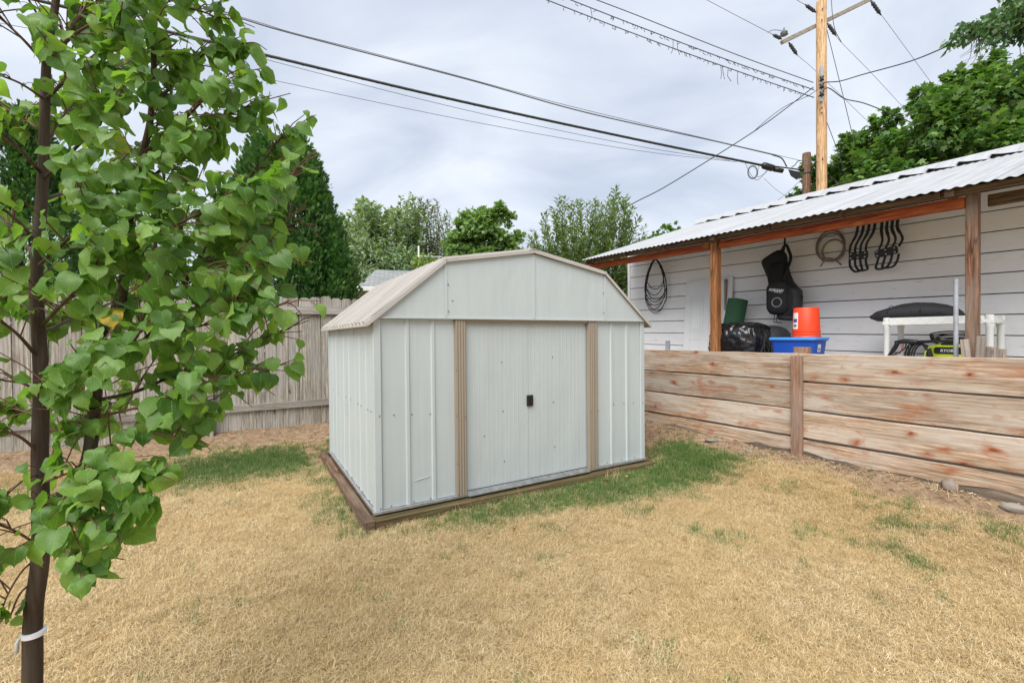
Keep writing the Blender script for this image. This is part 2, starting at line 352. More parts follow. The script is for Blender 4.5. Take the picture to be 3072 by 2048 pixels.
def soil():
    s = NT('soil_and_thatch'); p = s.n('ShaderNodeNewGeometry').outputs['Position']
    a = s.noise(p, 1.1, 5, .6); b = s.noise(p, 14, 6, .7); c = s.noise(p, 90, 3, .6)
    col = s.ramp(b, [(.25, (.15, .095, .055)), (.5, (.27, .185, .115)), (.75, (.38, .28, .18))])
    at_ = s.n('ShaderNodeAttribute', attribute_name='lawn')
    th = s.ramp(c, [(.3, (.30, .215, .105)), (.7, (.52, .385, .19))])
    col = s.mix(at_.outputs['Fac'], col, th)
    dk = s.step(s.noise(p, 9, 4, .6), .55, .68); col = s.mix(s.math('MULTIPLY', dk, .5), col, (.11, .07, .045))
    s.bump(s.math('ADD', b, s.math('MULTIPLY', c, .4)), .7, .03); return s.fin(col, .95, 0, .15)
M['soil'] = soil()
def grassmat(name, a, b, c, d, tint, tint_amt):
    s = NT(name); geo = s.n('ShaderNodeNewGeometry'); p = geo.outputs['Position']
    oi = s.n('ShaderNodeObjectInfo').outputs['Random']
    r = s.math('FRACT', s.math('ADD', geo.outputs['Random Per Island'], oi))
    col = s.ramp(r, [(0, a), (.35, b), (.75, c), (1, d)])
    f = s.step(s.noise(p, 1.4, 5, .6), .42, .66); col = s.mix(s.math('MULTIPLY', f, tint_amt), col, tint)
    g = s.noise(p, 5.5, 4, .6); col = s.mix(s.math('MULTIPLY', s.step(g, .5, .75), .35), col, a)
    s.fin(col, .65, 0, .25)
    tr = s.n('ShaderNodeBsdfTranslucent', {'Color': col}); ms = s.n('ShaderNodeMixShader', {0: .25, 1: s.b.outputs[0], 2: tr.outputs[0]})
    s.t.links.new(ms.outputs[0], s.o.inputs[0]); return s.m
M['dry'] = grassmat('dry_straw_grass', (.30, .215, .10), (.66, .505, .26), (.79, .64, .38), (.88, .79, .57), (.66, .49, .235), .5)
M['grn'] = grassmat('green_grass', (.05, .125, .028), (.095, .20, .045), (.15, .26, .065), (.45, .40, .2), (.115, .22, .05), .4)
M['chip'] = plain('woody_litter', (.33, .23, .14), .9, 0, .45, 30)

# ---------------------------------------------------------------- ground
def sstep(a, b, x):
    t = np.clip((x - a) / (b - a), 0, 1); return t * t * (3 - 2 * t)
def dists(x, y):
    dF = -((x - F0.x) * FY.x + (y - F0.y) * FY.y); dR = -((x - YR0.x) * YN.x + (y - YR0.y) * YN.y)
    return dF, dR
def lump(x, y):
    return (.012 * np.sin(x * 1.9 + 1.3 * np.sin(y * 1.3)) * np.cos(y * 2.3 + .7) + .006 * np.sin(x * 5.1 + y * 3.3) + .005 * np.sin(y * 7.7 - x * 2.9))
def gz(x, y):
    x = np.asarray(x, float); y = np.asarray(y, float); dF, dR = dists(x, y)
    rF = .29 * np.clip(1 - np.maximum(dF, 0) / 1.35, 0, 1) ** 1.6; sR = (x - YR0.x) * YU.x + (y - YR0.y) * YU.y; rR = (.275 + .025 * np.clip(sR, -2, 3)) * np.clip(1 - np.maximum(dR, 0) / 1.25, 0, 1) ** 1.5
    return np.maximum(rF, rR) + lump(x, y)
def axis(lo, hi, step, far):
    a = list(np.arange(lo, hi + 1e-6, step)); q = step
    l = a[0]; r = a[-1]; L = []; Rr = []
    while r < far: q *= 1.35; l -= q; r += q; L.append(l); Rr.append(r)
    return np.array(L[::-1] + a + Rr)
gx = axis(-7, 6.5, .09, 600); gy = axis(-1.5, 9, .09, 600)
X, Yg = np.meshgrid(gx, gy); Z = gz(X, Yg) * (np.hypot(X, Yg) < 60)
nxg = len(gx); V = np.stack([X.ravel(), Yg.ravel(), Z.ravel()], 1)
ii, jj = np.meshgrid(np.arange(len(gy) - 1), np.arange(nxg - 1), indexing='ij'); b0 = (ii * nxg + jj).ravel()
Q = np.stack([b0, b0 + 1, b0 + nxg + 1, b0 + nxg], 1)
me = np_mesh('ground', V, Q)
def shed_xy(x, y):
    return (x - S0.x) * SX.x + (y - S0.y) * SX.y, (x - S0.x) * SY.x + (y - S0.y) * SY.y
def nz(x, y, f, o=0.0):
    return np.array([mnoise.noise((a * f + o, b * f - o, o)) for a, b in zip(np.ravel(x), np.ravel(y))]).reshape(np.shape(x))
def lawn_mask(x, y):
    dF, dR = dists(x, y); sx, sy = shed_xy(x, y); n = nz(x, y, 1.7, 3.3)
    m = sstep(.42, .78, dF + n * .25)
    right = sstep(.5, 1.4, x * .5 + y * .8 - 3.2)      # wider bare soil beside the shed, narrow along the lower lawn
    m *= sstep(.14, .42, dR + n * .18 - .38 * sstep(4.9, 5.9, y - .12 * x) - .05)
    inside = (sx > -.12) & (sx < 3.14) & (sy > -.115) & (sy < 2.5)
    bare = sstep(.35, .0, np.abs(sx - 3.45)) * sstep(.1, .5, sy + .15)
    m = m * (1 - np.clip(bare, 0, 1)) * (1 - inside)
    m *= 1 - .9 * (sstep(.0, .2, sx + .45) * sstep(.2, 0., sx + .0) * sstep(1.7, 2.1, sy))
    return np.clip(m, 0, 1)
def green_mask(x, y):
    sx, sy = shed_xy(x, y); n = nz(x, y, 1.1, 8.1); n2 = nz(x, y, 3.6, 1.2)
    # lush strip along the front of the shed, strongest past its right corner
    w = .24 + .30 * np.clip(sx / 3.2, 0, 1); d = np.abs(sy + .12 + w * .5)
    g = sstep(w, w * .35, d + n2 * .16) * sstep(-.35, .9, sx + n * .3) * sstep(4.3, 3.6, sx + n * .3) * (.3 + .6 * np.clip(sx / 3.0, 0, 1) + .25 * n2)
    g = np.maximum(g, 1.1 * np.exp(-(((sx - 3.62) / .42) ** 2 + ((sy + .06) / .34) ** 2)))
    # patch beside the rear left of the shed
    c = at(770, 1362, 5.25); ex = (x - c.x); ey = (y - c.y)
    a = ex * FX.x + ey * FX.y; b = ex * FY.x + ey * FY.y
    g = np.maximum(g, 1.15 * np.exp(-((a / 1.15) ** 2 + (b / .42) ** 2) * (1 + .5 * n2)))
    # thin green along the left side of the base
    g = np.maximum(g, .45 * np.exp(-((sx + .2) / .12) ** 2) * sstep(-.3, .2, sy) * sstep(2.4, 1.8, sy) * (.6 + n2))
    # scattered tufts
    right = sstep(-.6, 1.6, x)
    n3 = nz(x, y, 7.5, 2.9); g = np.maximum(g, sstep(.30, .75, n2 * .7 + n3 * .55 + n * .3 + .12 * right - .08) * (.22 + .22 * right))
    return np.clip(g, 0, 1)
me.attributes.new('lawn', 'FLOAT', 'POINT')
near = (np.abs(V[:, 0]) < 9) & (V[:, 1] > -3) & (V[:, 1] < 10)
lw = np.ones(len(V)); lw[near] = lawn_mask(V[near, 0], V[near, 1]); me.attributes['lawn'].data.foreach_set('value', lw.astype(np.float32))
me.materials.append(M['soil']); me.polygons.foreach_set('use_smooth', [True] * len(me.polygons))
tag(link(bpy.data.objects.new('ground', me)), kind='structure')

# grass: clumps spread over the lawn with geometry nodes
def clump(name, mat, nb, hmin, hmax, wid, lean, rad, flat):
    V = []; T = []
    for k in range(nb):
        a = random.random() * 6.283; rr = rad * math.sqrt(random.random()); x, y = rr * math.cos(a), rr * math.sin(a)
        d = random.random() * 6.283; h = random.uniform(hmin, hmax); ln = random.uniform(*lean)
        if random.random() < flat: ln = random.uniform(1.15, 1.5); z0 = random.uniform(.004, .028)
        else: z0 = -.004
        dx, dy = math.cos(d), math.sin(d); sxx, syy = -dy, dx; ww = wid * random.uniform(.7, 1.3)
        o = len(V)
        for t, l2, wf in ((0, 0, 1.0), (.5, .55, .85), (1, 1, .12)):
            ang = ln * (.75 + .3 * t); px = x + dx * h * t * math.sin(ang); py = y + dy * h * t * math.sin(ang); pz = z0 + h * t * math.cos(ang)
            V.append((px - sxx * ww * wf, py - syy * ww * wf, pz)); V.append((px + sxx * ww * wf, py + syy * ww * wf, pz))
        T += [(o, o + 1, o + 3), (o, o + 3, o + 2), (o + 2, o + 3, o + 5), (o + 2, o + 5, o + 4)]
    me = np_mesh(name, V, T); me.materials.append(mat)
    return bpy.data.objects.new(name, me)
def grass_object(name, label, dens, scl, mask, clumps):
    col = bpy.data.collections.new(name + '_clumps')
    for c in clumps: col.objects.link(c)
    lx = np.arange(-6.2, 5.6, .1); ly = np.arange(.3, 7.6, .1); X, Y = np.meshgrid(lx, ly); n = len(lx)
    V = np.stack([X.ravel(), Y.ravel(), gz(X, Y).ravel()], 1); mk = mask(V[:, 0], V[:, 1])
    ii, jj = np.meshgrid(np.arange(len(ly) - 1), np.arange(n - 1), indexing='ij'); b0 = (ii * n + jj).ravel()
    Q = np.stack([b0, b0 + 1, b0 + n + 1, b0 + n], 1); Q = Q[mk[Q].max(1) > .01]
    used = np.unique(Q); mp = -np.ones(len(V), int); mp[used] = np.arange(len(used))
    me = np_mesh(name, V[used], mp[Q]); me.attributes.new('dens', 'FLOAT', 'POINT'); me.attributes['dens'].data.foreach_set('value', mk[used].astype(np.float32))
    o = link(bpy.data.objects.new(name, me)); tag(o, label, 'grass', kind='stuff')
    g = bpy.data.node_groups.new(name, 'GeometryNodeTree'); g.interface.new_socket('Geometry', in_out='INPUT', socket_type='NodeSocketGeometry'); g.interface.new_socket('Geometry', in_out='OUTPUT', socket_type='NodeSocketGeometry')
    N = g.nodes.new; L = g.links.new
    gi = N('NodeGroupInput'); go = N('NodeGroupOutput'); dp = N('GeometryNodeDistributePointsOnFaces'); na = N('GeometryNodeInputNamedAttribute'); na.data_type = 'FLOAT'; na.inputs['Name'].default_value = 'dens'
    mu = N('ShaderNodeMath'); mu.operation = 'MULTIPLY'; mu.inputs[1].default_value = dens
    ip = N('GeometryNodeInstanceOnPoints'); ci = N('GeometryNodeCollectionInfo'); ci.inputs['Collection'].default_value = col; ci.inputs['Separate Children'].default_value = True; ci.inputs['Reset Children'].default_value = True
    rv = N('FunctionNodeRandomValue'); rv.data_type = 'FLOAT_VECTOR'; rv.inputs[0].default_value = (-.16, -.16, 0); rv.inputs[1].default_value = (.16, .16, 6.283)
    rs = N('FunctionNodeRandomValue'); rs.data_type = 'FLOAT'; rs.inputs[2].default_value = scl[0]; rs.inputs[3].default_value = scl[1]; rs.inputs['Seed'].default_value = 5
    L(gi.outputs[0], dp.inputs['Mesh']); L(na.outputs['Attribute'], mu.inputs[0]); L(mu.outputs[0], dp.inputs['Density']); L(dp.outputs['Points'], ip.inputs['Points'])
    L(ci.outputs[0], ip.inputs['Instance']); ip.inputs['Pick Instance'].default_value = True
    L(rv.outputs[0], ip.inputs['Rotation']); L(rs.outputs[1], ip.inputs['Scale']); L(ip.outputs[0], go.inputs[0])
    md = o.modifiers.new('grass', 'NODES'); md.node_group = g
    return o
dryc = [clump('dry_clump', M['dry'], 60, .014, .044, .0009, (.3, 1.2), .06, .55) for _ in range(5)] + [clump('dry_clump', M['dry'], 44, .025, .06, .0009, (.2, .9), .045, .25) for _ in range(2)]
grnc = [clump('green_clump', M['grn'], 40, .03, .075, .0013, (.1, .8), .045, .08) for _ in range(5)]
grass_object('dry_grass', 'parched straw coloured lawn grass', 1050, (.7, 1.2), lambda x, y: lawn_mask(x, y) * (1 - .88 * green_mask(x, y)), dryc)
grass_object('green_grass', 'short green grass growing beside the shed', 1700, (.6, 1.15), lambda x, y: np.maximum(lawn_mask(x, y), .0) * green_mask(x, y), grnc)

def edge_mask(x, y):
    sx, sy = shed_xy(x, y); dF, dR = dists(x, y); n = nz(x, y, 4.0, 5.5)
    g = np.exp(-((sy + .15) / .035) ** 2) * ((sx > -.2) & (sx < 3.2)) + np.exp(-((sx + .16) / .035) ** 2) * ((sy > -.2) & (sy < 2.3))
    g = g + .5 * np.exp(-((dR - .12) / .06) ** 2)
    return np.clip(g * np.clip(.45 + n, 0, 1), 0, 1) * (~((sx > -.115) & (sx < 3.12) & (sy > -.105) & (sy < 2.45))) * (dR > .07) * (dF > .1)
edgc = [clump('edge_clump', M['dry'] if k % 2 else M['grn'], 16, .05, .12, .0012, (.1, .8), .03, .1) for k in range(4)]
grass_object('edge_grass', 'longer unmown grass along the shed base and plank wall', 260, (.7, 1.2), edge_mask, edgc)

# ---------------------------------------------------------------- leaf cloud helpers
def leaves_np(base, tris, pos, dirs, nrm, sc, uv=None):
    pos = np.asarray(pos, float); d = np.asarray(dirs, float); d /= np.linalg.norm(d, axis=1, keepdims=True) + 1e-9
    n = np.asarray(nrm, float); n = n - d * (n * d).sum(1, keepdims=True); n /= np.linalg.norm(n, axis=1, keepdims=True) + 1e-9
    x = np.cross(d, n); b = np.asarray(base, float); sc = np.asarray(sc, float).reshape(-1, 1, 1)
    V = pos[:, None, :] + sc * (b[None, :, 0:1] * x[:, None, :] + b[None, :, 1:2] * d[:, None, :] + b[None, :, 2:3] * n[:, None, :])
    T = (np.arange(len(pos)) * len(b))[:, None, None] + np.asarray(tris)[None]
    return V.reshape(-1, 3), T.reshape(-1, 3), (np.tile(np.asarray(uv), (len(pos), 1)) if uv is not None else None)
DIAMOND = ([(0, 0, 0), (.32, .45, .06), (0, 1, -.06), (-.32, .45, .06)], [(0, 1, 2), (0, 2, 3)])
SLIM = ([(0, 0, 0), (.17, .4, .05), (0, 1, -.1), (-.17, .4, .05)], [(0, 1, 2), (0, 2, 3)])
SPRAY = ([(0, 0, 0), (.28, .5, .03), (.22, .95, 0), (.05, .8, .02), (0, 1.15, 0), (-.08, .78, .02), (-.25, .9, 0), (-.26, .45, .03)], [(0, 1, 3), (1, 2, 3), (0, 3, 5), (3, 4, 5), (0, 5, 7), (5, 6, 7)])
MAPLE = ([(0, .25, 0), (.15, -.02, -.02), (.52, .12, -.08), (.33, .38, 0), (.55, .72, -.08), (.2, .66, 0), (0, 1.05, -.1), (-.2, .66, 0), (-.55, .72, -.08), (-.33, .38, 0), (-.52, .12, -.08), (-.15, -.02, -.02)],
         [(0, i, i + 1) for i in range(1, 11)] + [(0, 11, 1)])
def crown_obj(parent, shape, mat, pos, dirs, nrm, sc, name='crown'):
    V, T, _ = leaves_np(shape[0], shape[1], pos, dirs, nrm, sc); me = np_mesh(name, V - np.array(parent.location), T); me.materials.append(mat)
    return link(bpy.data.objects.new(name, me), parent)
def unit(n): v = rng.normal(size=(n, 3)); return v / np.linalg.norm(v, axis=1, keepdims=True)
def blob_points(blobs, n, clumps_per=38, spread=.2, hollow=.55):
    """leaf positions gathered into clumps over the outer part of a union of ellipsoids (centre, rx, ry, rz)"""
    vol = np.array([b[1] * b[3] for b in blobs]); k = (vol / vol.sum() * n).astype(int); P = []; O = []
    for (c, rx, ry, rz), m in zip(blobs, k):
        nc = max(8, int(clumps_per * (rx * rz) ** .5)); dirs = unit(nc); rad = hollow + (1.02 - hollow) * rng.random(nc) ** .6
        cc = dirs * rad[:, None]; idx = rng.integers(0, nc, m); q = cc[idx] + np.clip(rng.normal(size=(m, 3)), -1.7, 1.7) * spread * (.6 + .8 * rng.random((m, 1)))
        P.append(np.array(c) + q * np.array([rx, ry, rz])); O.append(dirs[idx] + .3 * unit(m))
    return np.concatenate(P), np.concatenate(O)
def tree_thing(name, label, base, group='trees beyond the fences', cat='tree'):
    return thing(name, label, cat, base, 0, group)
def limbs(parent, mat, paths, name='trunk', seg=7):
    mb = MB(); o = Vector(parent.location)
    for pts, r0, r1 in paths:
        sp = smooth_path(pts, 5); n = len(sp); mb.tube([p - o for p in sp], [r0 + (r1 - r0) * i / (n - 1) for i in range(n)], seg)
    return mb.build(name, mat, parent, True)
def blob_tree(name, label, blobs_px, n, shape, mat, size, base_px, trunk_r=.14, spread=.2, droop=-.25, bark='bark2', hollow=.5, clumps=38):
    """blobs_px: (px, py, Y, rx, ry, rz)"""
    blobs = [(at(a, b, c), rx, ry, rz) for a, b, c, rx, ry, rz in blobs_px]
    bx = at(base_px[0], 1000, base_px[1]); z0 = float(gz(bx.x, bx.y)) - .05; base = Vector((bx.x, bx.y, z0)); t = tree_thing(name, label, base)
    P, O = blob_points(blobs, n, clumps, spread, hollow); P = P[P[:, 2] > z0 + .15] if True else P
    O = O[:len(P)]; d = O * .7 + unit(len(P)) * .6 + np.array([0, 0, droop]); nr = unit(len(P)) * .6 + np.array([0, 0, .7]) + O * .3
    crown_obj(t, shape, mat, P, d, nr, size * (.65 + .7 * rng.random(len(P))))
    top = blobs[0][0]; ps = [([base, base.lerp(top, .5) + Vector((.1, 0, 0)), top], trunk_r, trunk_r * .35)]
    for c, rx, ry, rz in blobs[1:]:
        st = base.lerp(top, random.uniform(.35, .75)); ps.append(([st, st.lerp(c, .55) + Vector((0, 0, .15)), c + Vector((0, 0, rz * .4))], trunk_r * .5, trunk_r * .12))
    limbs(t, M[bark], ps); return t
def shoot_tree(name, label, base, shoots, leaf_step, leaf_len, shape, mat, trunk_r, bark='bark2', ang=.9, shoot_r=.012):
    t = tree_thing(name, label, base); P = []; D = []; Nn = []; ps = []
    for pts in shoots:
        sp = smooth_path(pts, 6); L = 0.0; nxt = 0.0; ps.append((pts, shoot_r * 1.6, shoot_r * .4))
        tot = sum((sp[i + 1] - sp[i]).length for i in range(len(sp) - 1))
        for i in range(len(sp) - 1):
            seg = sp[i + 1] - sp[i]; ln = seg.length; tt = seg.normalized()
            while nxt < L + ln:
                p = sp[i] + seg * ((nxt - L) / ln); a = random.random() * 6.283; side = tt.orthogonal().normalized(); side = Matrix.Rotation(a, 3, tt) @ side
                d = tt * (1.1 - ang * .6) + side * ang; P.append(p + side * random.uniform(0, .04)); D.append(d); Nn.append(tt - side * .2 + Vector(unit(1)[0]) * .5); nxt += leaf_step * random.uniform(.5, 1.5)
            L += ln
    crown_obj(t, shape, mat, np.array(P), np.array(D), np.array(Nn), leaf_len * (.6 + .7 * rng.random(len(P))))
    ps.append(([base, base + Vector((.05, 0, 1.1)), base + Vector((0, 0, 2.2))], trunk_r, trunk_r * .6)); limbs(t, M[bark], ps, seg=5); return t
# ---------------------------------------------------------------- terrace behind the retaining wall
mb = MB(); mb.box((-3.62, .055, -.4), (4.2, 9.0, 1.09))
o = mb.build('terrace', plain('pale_bounce_surface', (.50, .48, .45), .85, 0, .15, 3, .3, .3)); o.location = YR0; o.rotation_euler = (0, 0, YROT); tag(o, kind='structure')  # surface material invented, kept pale to bounce light up onto the siding

# ---------------------------------------------------------------- shed
def profile_ribs(x0, x1, ribs, h=.012, b=.010):
    p = [(x0, 0)]
    for a, c in ribs: p += [(a, 0), (a + b, h), (c - b, h), (c, 0)]
    return p + [(x1, 0)]
def panel(parent, name, mat, prof, back, fn, t0, t1):
    return MB().extrude(prof + [(prof[-1][0], -back), (prof[0][0], -back)], fn, t0, t1).build(name, mat, parent)
shed = thing('storage_shed', 'off-white metal garden shed with barn roof and double sliding doors', 'shed', S0, SROT)
WW, DD, HH = 3.0, 2.3, 1.56
fr = lambda a, b, t: (a, -b, t)            # front face: a along x, b outwards, t height
lf = lambda a, b, t: (-b, a, t)
rg = lambda a, b, t: (WW + b, a, t); bk = lambda a, b, t: (a, DD + b, t)
Z0, Z1 = .02, HH + .02
panel(shed, 'wall_panel', M['shed'], profile_ribs(.055, .36, [(.245, .288)]), .004, fr, Z0, Z1)
panel(shed, 'wall_panel', M['shed'], profile_ribs(.3605, .684, [(.468, .511)]), .004, fr, Z0, Z1)
panel(shed, 'wall_panel', M['shed'], profile_ribs(2.306, 2.62, [(2.498, 2.54)]), .004, fr, Z0, Z1)
panel(shed, 'wall_panel', M['shed'], profile_ribs(2.6205, 2.945, [(2.727, 2.768)]), .004, fr, Z0, Z1)
for x0, x1 in ((-.012, .053), (2.947, 3.012)):
    panel(shed, 'corner_trim', M['shed'], [(x0, .012), (x0 + .004, .016), (x1 - .01, .016), (x1, .004)], .0, fr, Z0, Z1 - .003)
for x0 in (-1, 1):
    f = lf if x0 < 0 else rg
    panel(shed, 'corner_trim', M['shed'], [(-.011, .011), (.03, .0135), (.062, .0135), (.07, .002)], .0, f, Z0, Z1 - .004)
    for a, c in ((.072, .80), (.8015, 1.60), (1.6015, 2.24)):
        q = (c - a) / 3
        panel(shed, 'wall_panel', M['shed'], profile_ribs(a, c - .012, [(a + q * .95, a + q * .95 + .038), (a + 2 * q, a + 2 * q + .038)], .005) + [(c - .011, .006), (c, .006)], .004, f, Z0, Z1 - .02)
    panel(shed, 'corner_trim', M['shed'], [(2.241, .01), (2.31, .01)], .004, f, Z0, Z1 - .004)
for k in range(5): panel(shed, 'wall_panel', M['shed'], profile_ribs(k * .6 + .001, k * .6 + .599, [(k * .6 + .2, k * .6 + .24), (k * .6 + .4, k * .6 + .44)]), .004, bk, Z0, Z1)
# door surround
flute = lambda x0, x1: [(x0, 0), (x0 + .006, .03), (x0 + .02, .034), (x0 + .032, .028), (x0 + .045, .034), (x0 + .057, .028), (x0 + .07, .034), (x0 + .084, .028), (x1 - .01, .032), (x1 - .002, .028), (x1, -.01)]
panel(shed, 'door_jamb', M['tan'], flute(.684, .789), .0, fr, .012, 1.573)
panel(shed, 'door_jamb', M['tan'], flute(2.178, 2.305), .0, fr, .012, 1.573)
MB().box((.79, -.026, 1.537), (2.177, .012, 1.574), .003).build('door_header', M['tan'], shed)
mb = MB()
for i, (y0, z1) in enumerate(((-.05, .010), (-.034, .022), (-.018, .034))): mb.box((.79, y0, -.002 + i * .0005), (2.177, y0 + .0145, z1))
mb.build('door_track', M['galv'], shed)
for x0, x1, yy in ((.77, 1.4605, .014), (1.4635, 2.19, .0165)):
    n = 15; ribs = [(x0 + (i + .35) * (x1 - x0) / n, x0 + (i + .65) * (x1 - x0) / n) for i in range(n)]
    d = panel(shed, 'sliding_door', M['shed_door'], profile_ribs(x0, x1, ribs, .0007, .004), .008, lambda a, b, t, yy=yy: (a, yy - b, t), .034, 1.545)
    hx = 1.437 if x0 < 1 else 1.474
    h = MB().box((hx, yy - .022, .735), (hx + .036, yy - .003, .842), .006).build('door_handle', M['black'], d)
    MB().box((hx + .008, yy - .034, .75), (hx + .02, yy - .022, .828), .004).build('grip', M['black'], h) if False else None
# gable
GB, KN, AP = 1.575, (.598, 2.055), (1.5, 2.205)
fg = lambda a, b, t: (a, t, b)
def gable(poly, y0): return MB().extrude(poly, fg, y0, y0 + .03).build('gable_panel', M['shed'], shed)
gable([(-.035, GB), (.597, GB), (.597, 2.05), (-.035, 1.54 + .02)], -.034)
gable([(.599, GB), (1.499, GB), (1.499, 2.2), (.599, 2.052)], -.037)
gable([(1.501, GB), (2.401, GB), (2.401, 2.052), (1.501, 2.2)], -.034)
gable([(2.403, GB), (3.035, GB), (3.035, 1.56), (2.403, 2.05)], -.037)
for x in (.6, 1.5, 2.402):
    top = 2.19 if x == 1.5 else 2.045
    MB().box((x - .014, -.0415, GB + .003), (x + .014, -.0372, top), .0012).build('seam_strip', M['shed'], shed)
MB().extrude([(-.02, GB - .012), (3.02, GB - .012), (3.02, GB + .0), (-.02, GB + .0)], fg, -.046, -.003).build('gable_flange', M['shed'], shed)
# roof slopes
RP = [(-.075, 1.515), (.598, 2.068), (1.5, 2.221), (2.402, 2.068), (3.075, 1.515)]
for k in range(4):
    (xa, za), (xb, zb) = RP[k], RP[k + 1]; ln = math.hypot(xb - xa, zb - za); tx, tz = (xb - xa) / ln, (zb - za) / ln; nx, nz_ = -tz, tx
    lift = .004 if k in (1, 2) else 0.0
    for j in range(4):
        y0, y1 = -.055 + j * .605, -.055 + (j + 1) * .605 - .0015
        ribs = [(y0 + .03 + i * .145, y0 + .085 + i * .145) for i in range(4)]
        f = lambda a, b, t: (xa + tx * t + nx * (b + lift), a, za + tz * t + nz_ * (b + lift))
        panel(shed, 'roof_panel', M['shed_roof'], profile_ribs(y0, y1, ribs, .026, .005), .003, f, 0, ln)
    for yy, nm in ((-.062, 'rake_trim'), (2.365, 'rake_trim')):
        f = lambda a, b, t: (xa + tx * t + nx * b, a, za + tz * t + nz_ * b)
        MB().extrude([(yy, -.02), (yy + .004, -.02), (yy + .004, .004), (yy + .018, .004), (yy + .018, .008), (yy, .008)], f, -.002, ln + .002).build(nm, M['shed_roof'], shed)
for sx, (xa, za) in ((-1, RP[0]), (1, RP[4])):
    MB().box((xa - .008, -.058, za - .02), (xa + .008, 2.37, za + .002), .002).build('drip_edge', M['shed_roof'], shed)
for xa, za in (RP[1], RP[3]): MB().tube([(xa, -.058, za + .008), (xa, 2.37, za + .008)], .012, 6).build('ridge_trim', M['shed_roof'], shed)
MB().extrude([(1.44, 2.222), (1.5, 2.236), (1.56, 2.222), (1.56, 2.228), (1.5, 2.242), (1.44, 2.228)], fg, -.06, 2.372).build('ridge_cap', M['shed_roof'], shed)
# floor rail in four lengths
MB().box((-.022, -.026, -.006), (.79, -.002, .018), .002).build('floor_rail', M['galv'], shed)
MB().box((2.178, -.026, -.006), (3.022, -.002, .018), .002).build('floor_rail', M['galv'], shed)
MB().box((-.024, -.001, -.0055), (-.003, DD, .018), .002).build('floor_rail', M['galv'], shed)
MB().box((WW + .003, -.001, -.0055), (WW + .024, DD, .018), .002).build('floor_rail', M['galv'], shed)
sm = MB().lathe([(.0062, 0), (.0062, .002), (.003, .0045)], 8).mesh('screw'); sm.materials.append(M['screw'])
for x, z, yy in [(.03, .78, .017), (.15, .775, .001), (.30, .765, .001), (.46, .755, .001), (.694, .72, .03), (.694, 1.12, .03), (.694, .3, .03), (.70, .03, .03), (.775, .7, .033), (.03, .035, .017), (.12, .035, .001), (.31, .035, .001), (.455, .035, .001),
                 (.66, 1.72, .038), (.62, 1.63, .043), (.62, 1.86, .043), (2.38, 1.65, .043), (2.38, 1.86, .043), (2.2, .62, .034), (2.298, .62, .033), (2.2, .05, .034), (2.298, .05, .033), (2.55, .66, .001), (2.70, .66, .001), (2.85, .655, .001), (2.975, .65, .017), (2.45, .04, .001), (2.66, .04, .001), (2.86, .04, .001),
                 (1.17, 1.17, -.013), (1.18, .71, -.013), (1.19, .24, -.013), (1.75, 1.2, -.0135), (1.76, .75, -.0135), (1.77, .3, -.0135), (.98, .5, -.013)]:
    inst('screw', sm, shed, (x, -yy, z), (R(90), 0, 0))
for y in (.1, .22, .48, .62, .95, 1.2, 1.6, 2.0): inst('screw', sm, shed, (-.002, y, .035), (0, R(-90), 0)); inst('screw', sm, shed, (-.002, y + .03, .80), (0, R(-90), 0))
# crease in the front panel
MB().tube([(.315, -.0022, .20), (.36, -.0035, .215), (.43, -.003, .222), (.452, -.0012, .221)], [.0015, .0032, .003, .001], 6).build('dent', M['shed'], shed, True)

base = thing('shed_base', 'weathered brown timber frame under the metal shed', 'timber frame', (S0.x, S0.y, -.06), SROT)
MB().box((-.033, -.098, 0), (3.10, -.052, .135), .004).build('front_timber', M['base_wood'], base)
MB().box((-.033, -.0515, .05), (3.10, .06, .138), .004).build('sill_plank', M['base_wood'], base)
MB().box((-.112, -.102, .0), (-.035, 2.42, .142), .004).build('side_timber', wood('base_side_wood', (.165, .105, .07), (.07, .04, .026), (.26, .18, .125), 'Y', None, 0, (.19, .16, .125), .55, .85), base)
MB().box((3.0, .062, .0), (3.098, 2.42, .136), .004).build('side_timber', M['base_wood'], base)
MB().box((-.033, 2.33, .0), (2.999, 2.42, .136), .004).build('rear_timber', M['base_wood'], base)

# ---------------------------------------------------------------- picket fence
fence = thing('picket_fence', 'weathered grey dog-eared wooden fence behind the shed', 'fence', (F0.x, F0.y, 0), FROT)
def picket(h, w=.138, t=.017):
    c = .03; poly = [(-w / 2, 0), (w / 2, 0), (w / 2, h - c), (w / 2 - c, h), (-w / 2 + c, h), (-w / 2, h - c)]
    me = MB().extrude(poly, lambda a, b, tt: (a, tt, b), 0, t).mesh('picket'); me.materials.append(M['fence']); return me
PK = [picket(h, w_) for h, w_ in ((1.83, .138), (1.822, .139), (1.838, .136), (1.828, .1385))]
zb = lambda x: .275 + .006 * x
x = -5.2; k = 0
while x < 4.7:
    o = inst('picket', random.choice(PK), fence, (x, random.uniform(0, .004), zb(x) + random.uniform(-.01, .008)), (random.uniform(-.008, .008), random.uniform(-.004, .004), random.uniform(-.02, .02))); x += .143
for x0, x1 in ((-5.25, -3.95), (-3.84, -1.53), (-1.42, 1.05), (1.15, 4.7)):
    for z0, h in ((1.58, .105), (.27, .088)):
        m = MB(); m.extrude([(x0, z0 + zb(x0)), (x1, z0 + zb(x1)), (x1, z0 + h + zb(x1)), (x0, z0 + h + zb(x0))], lambda a, b, t: (a, t, b), -.041, -.001); m.build('rail', M['fence_rail'], fence)
for xp, zt in ((-3.895, 1.62), (-1.475, 1.55), (1.10, 1.6), (-6.0, 1.6)):
    if xp > -5.5: MB().box((xp - .047, -.095, -.2), (xp + .047, -.003, zt + zb(xp)), .004).build('post', M['fence_post'], fence)

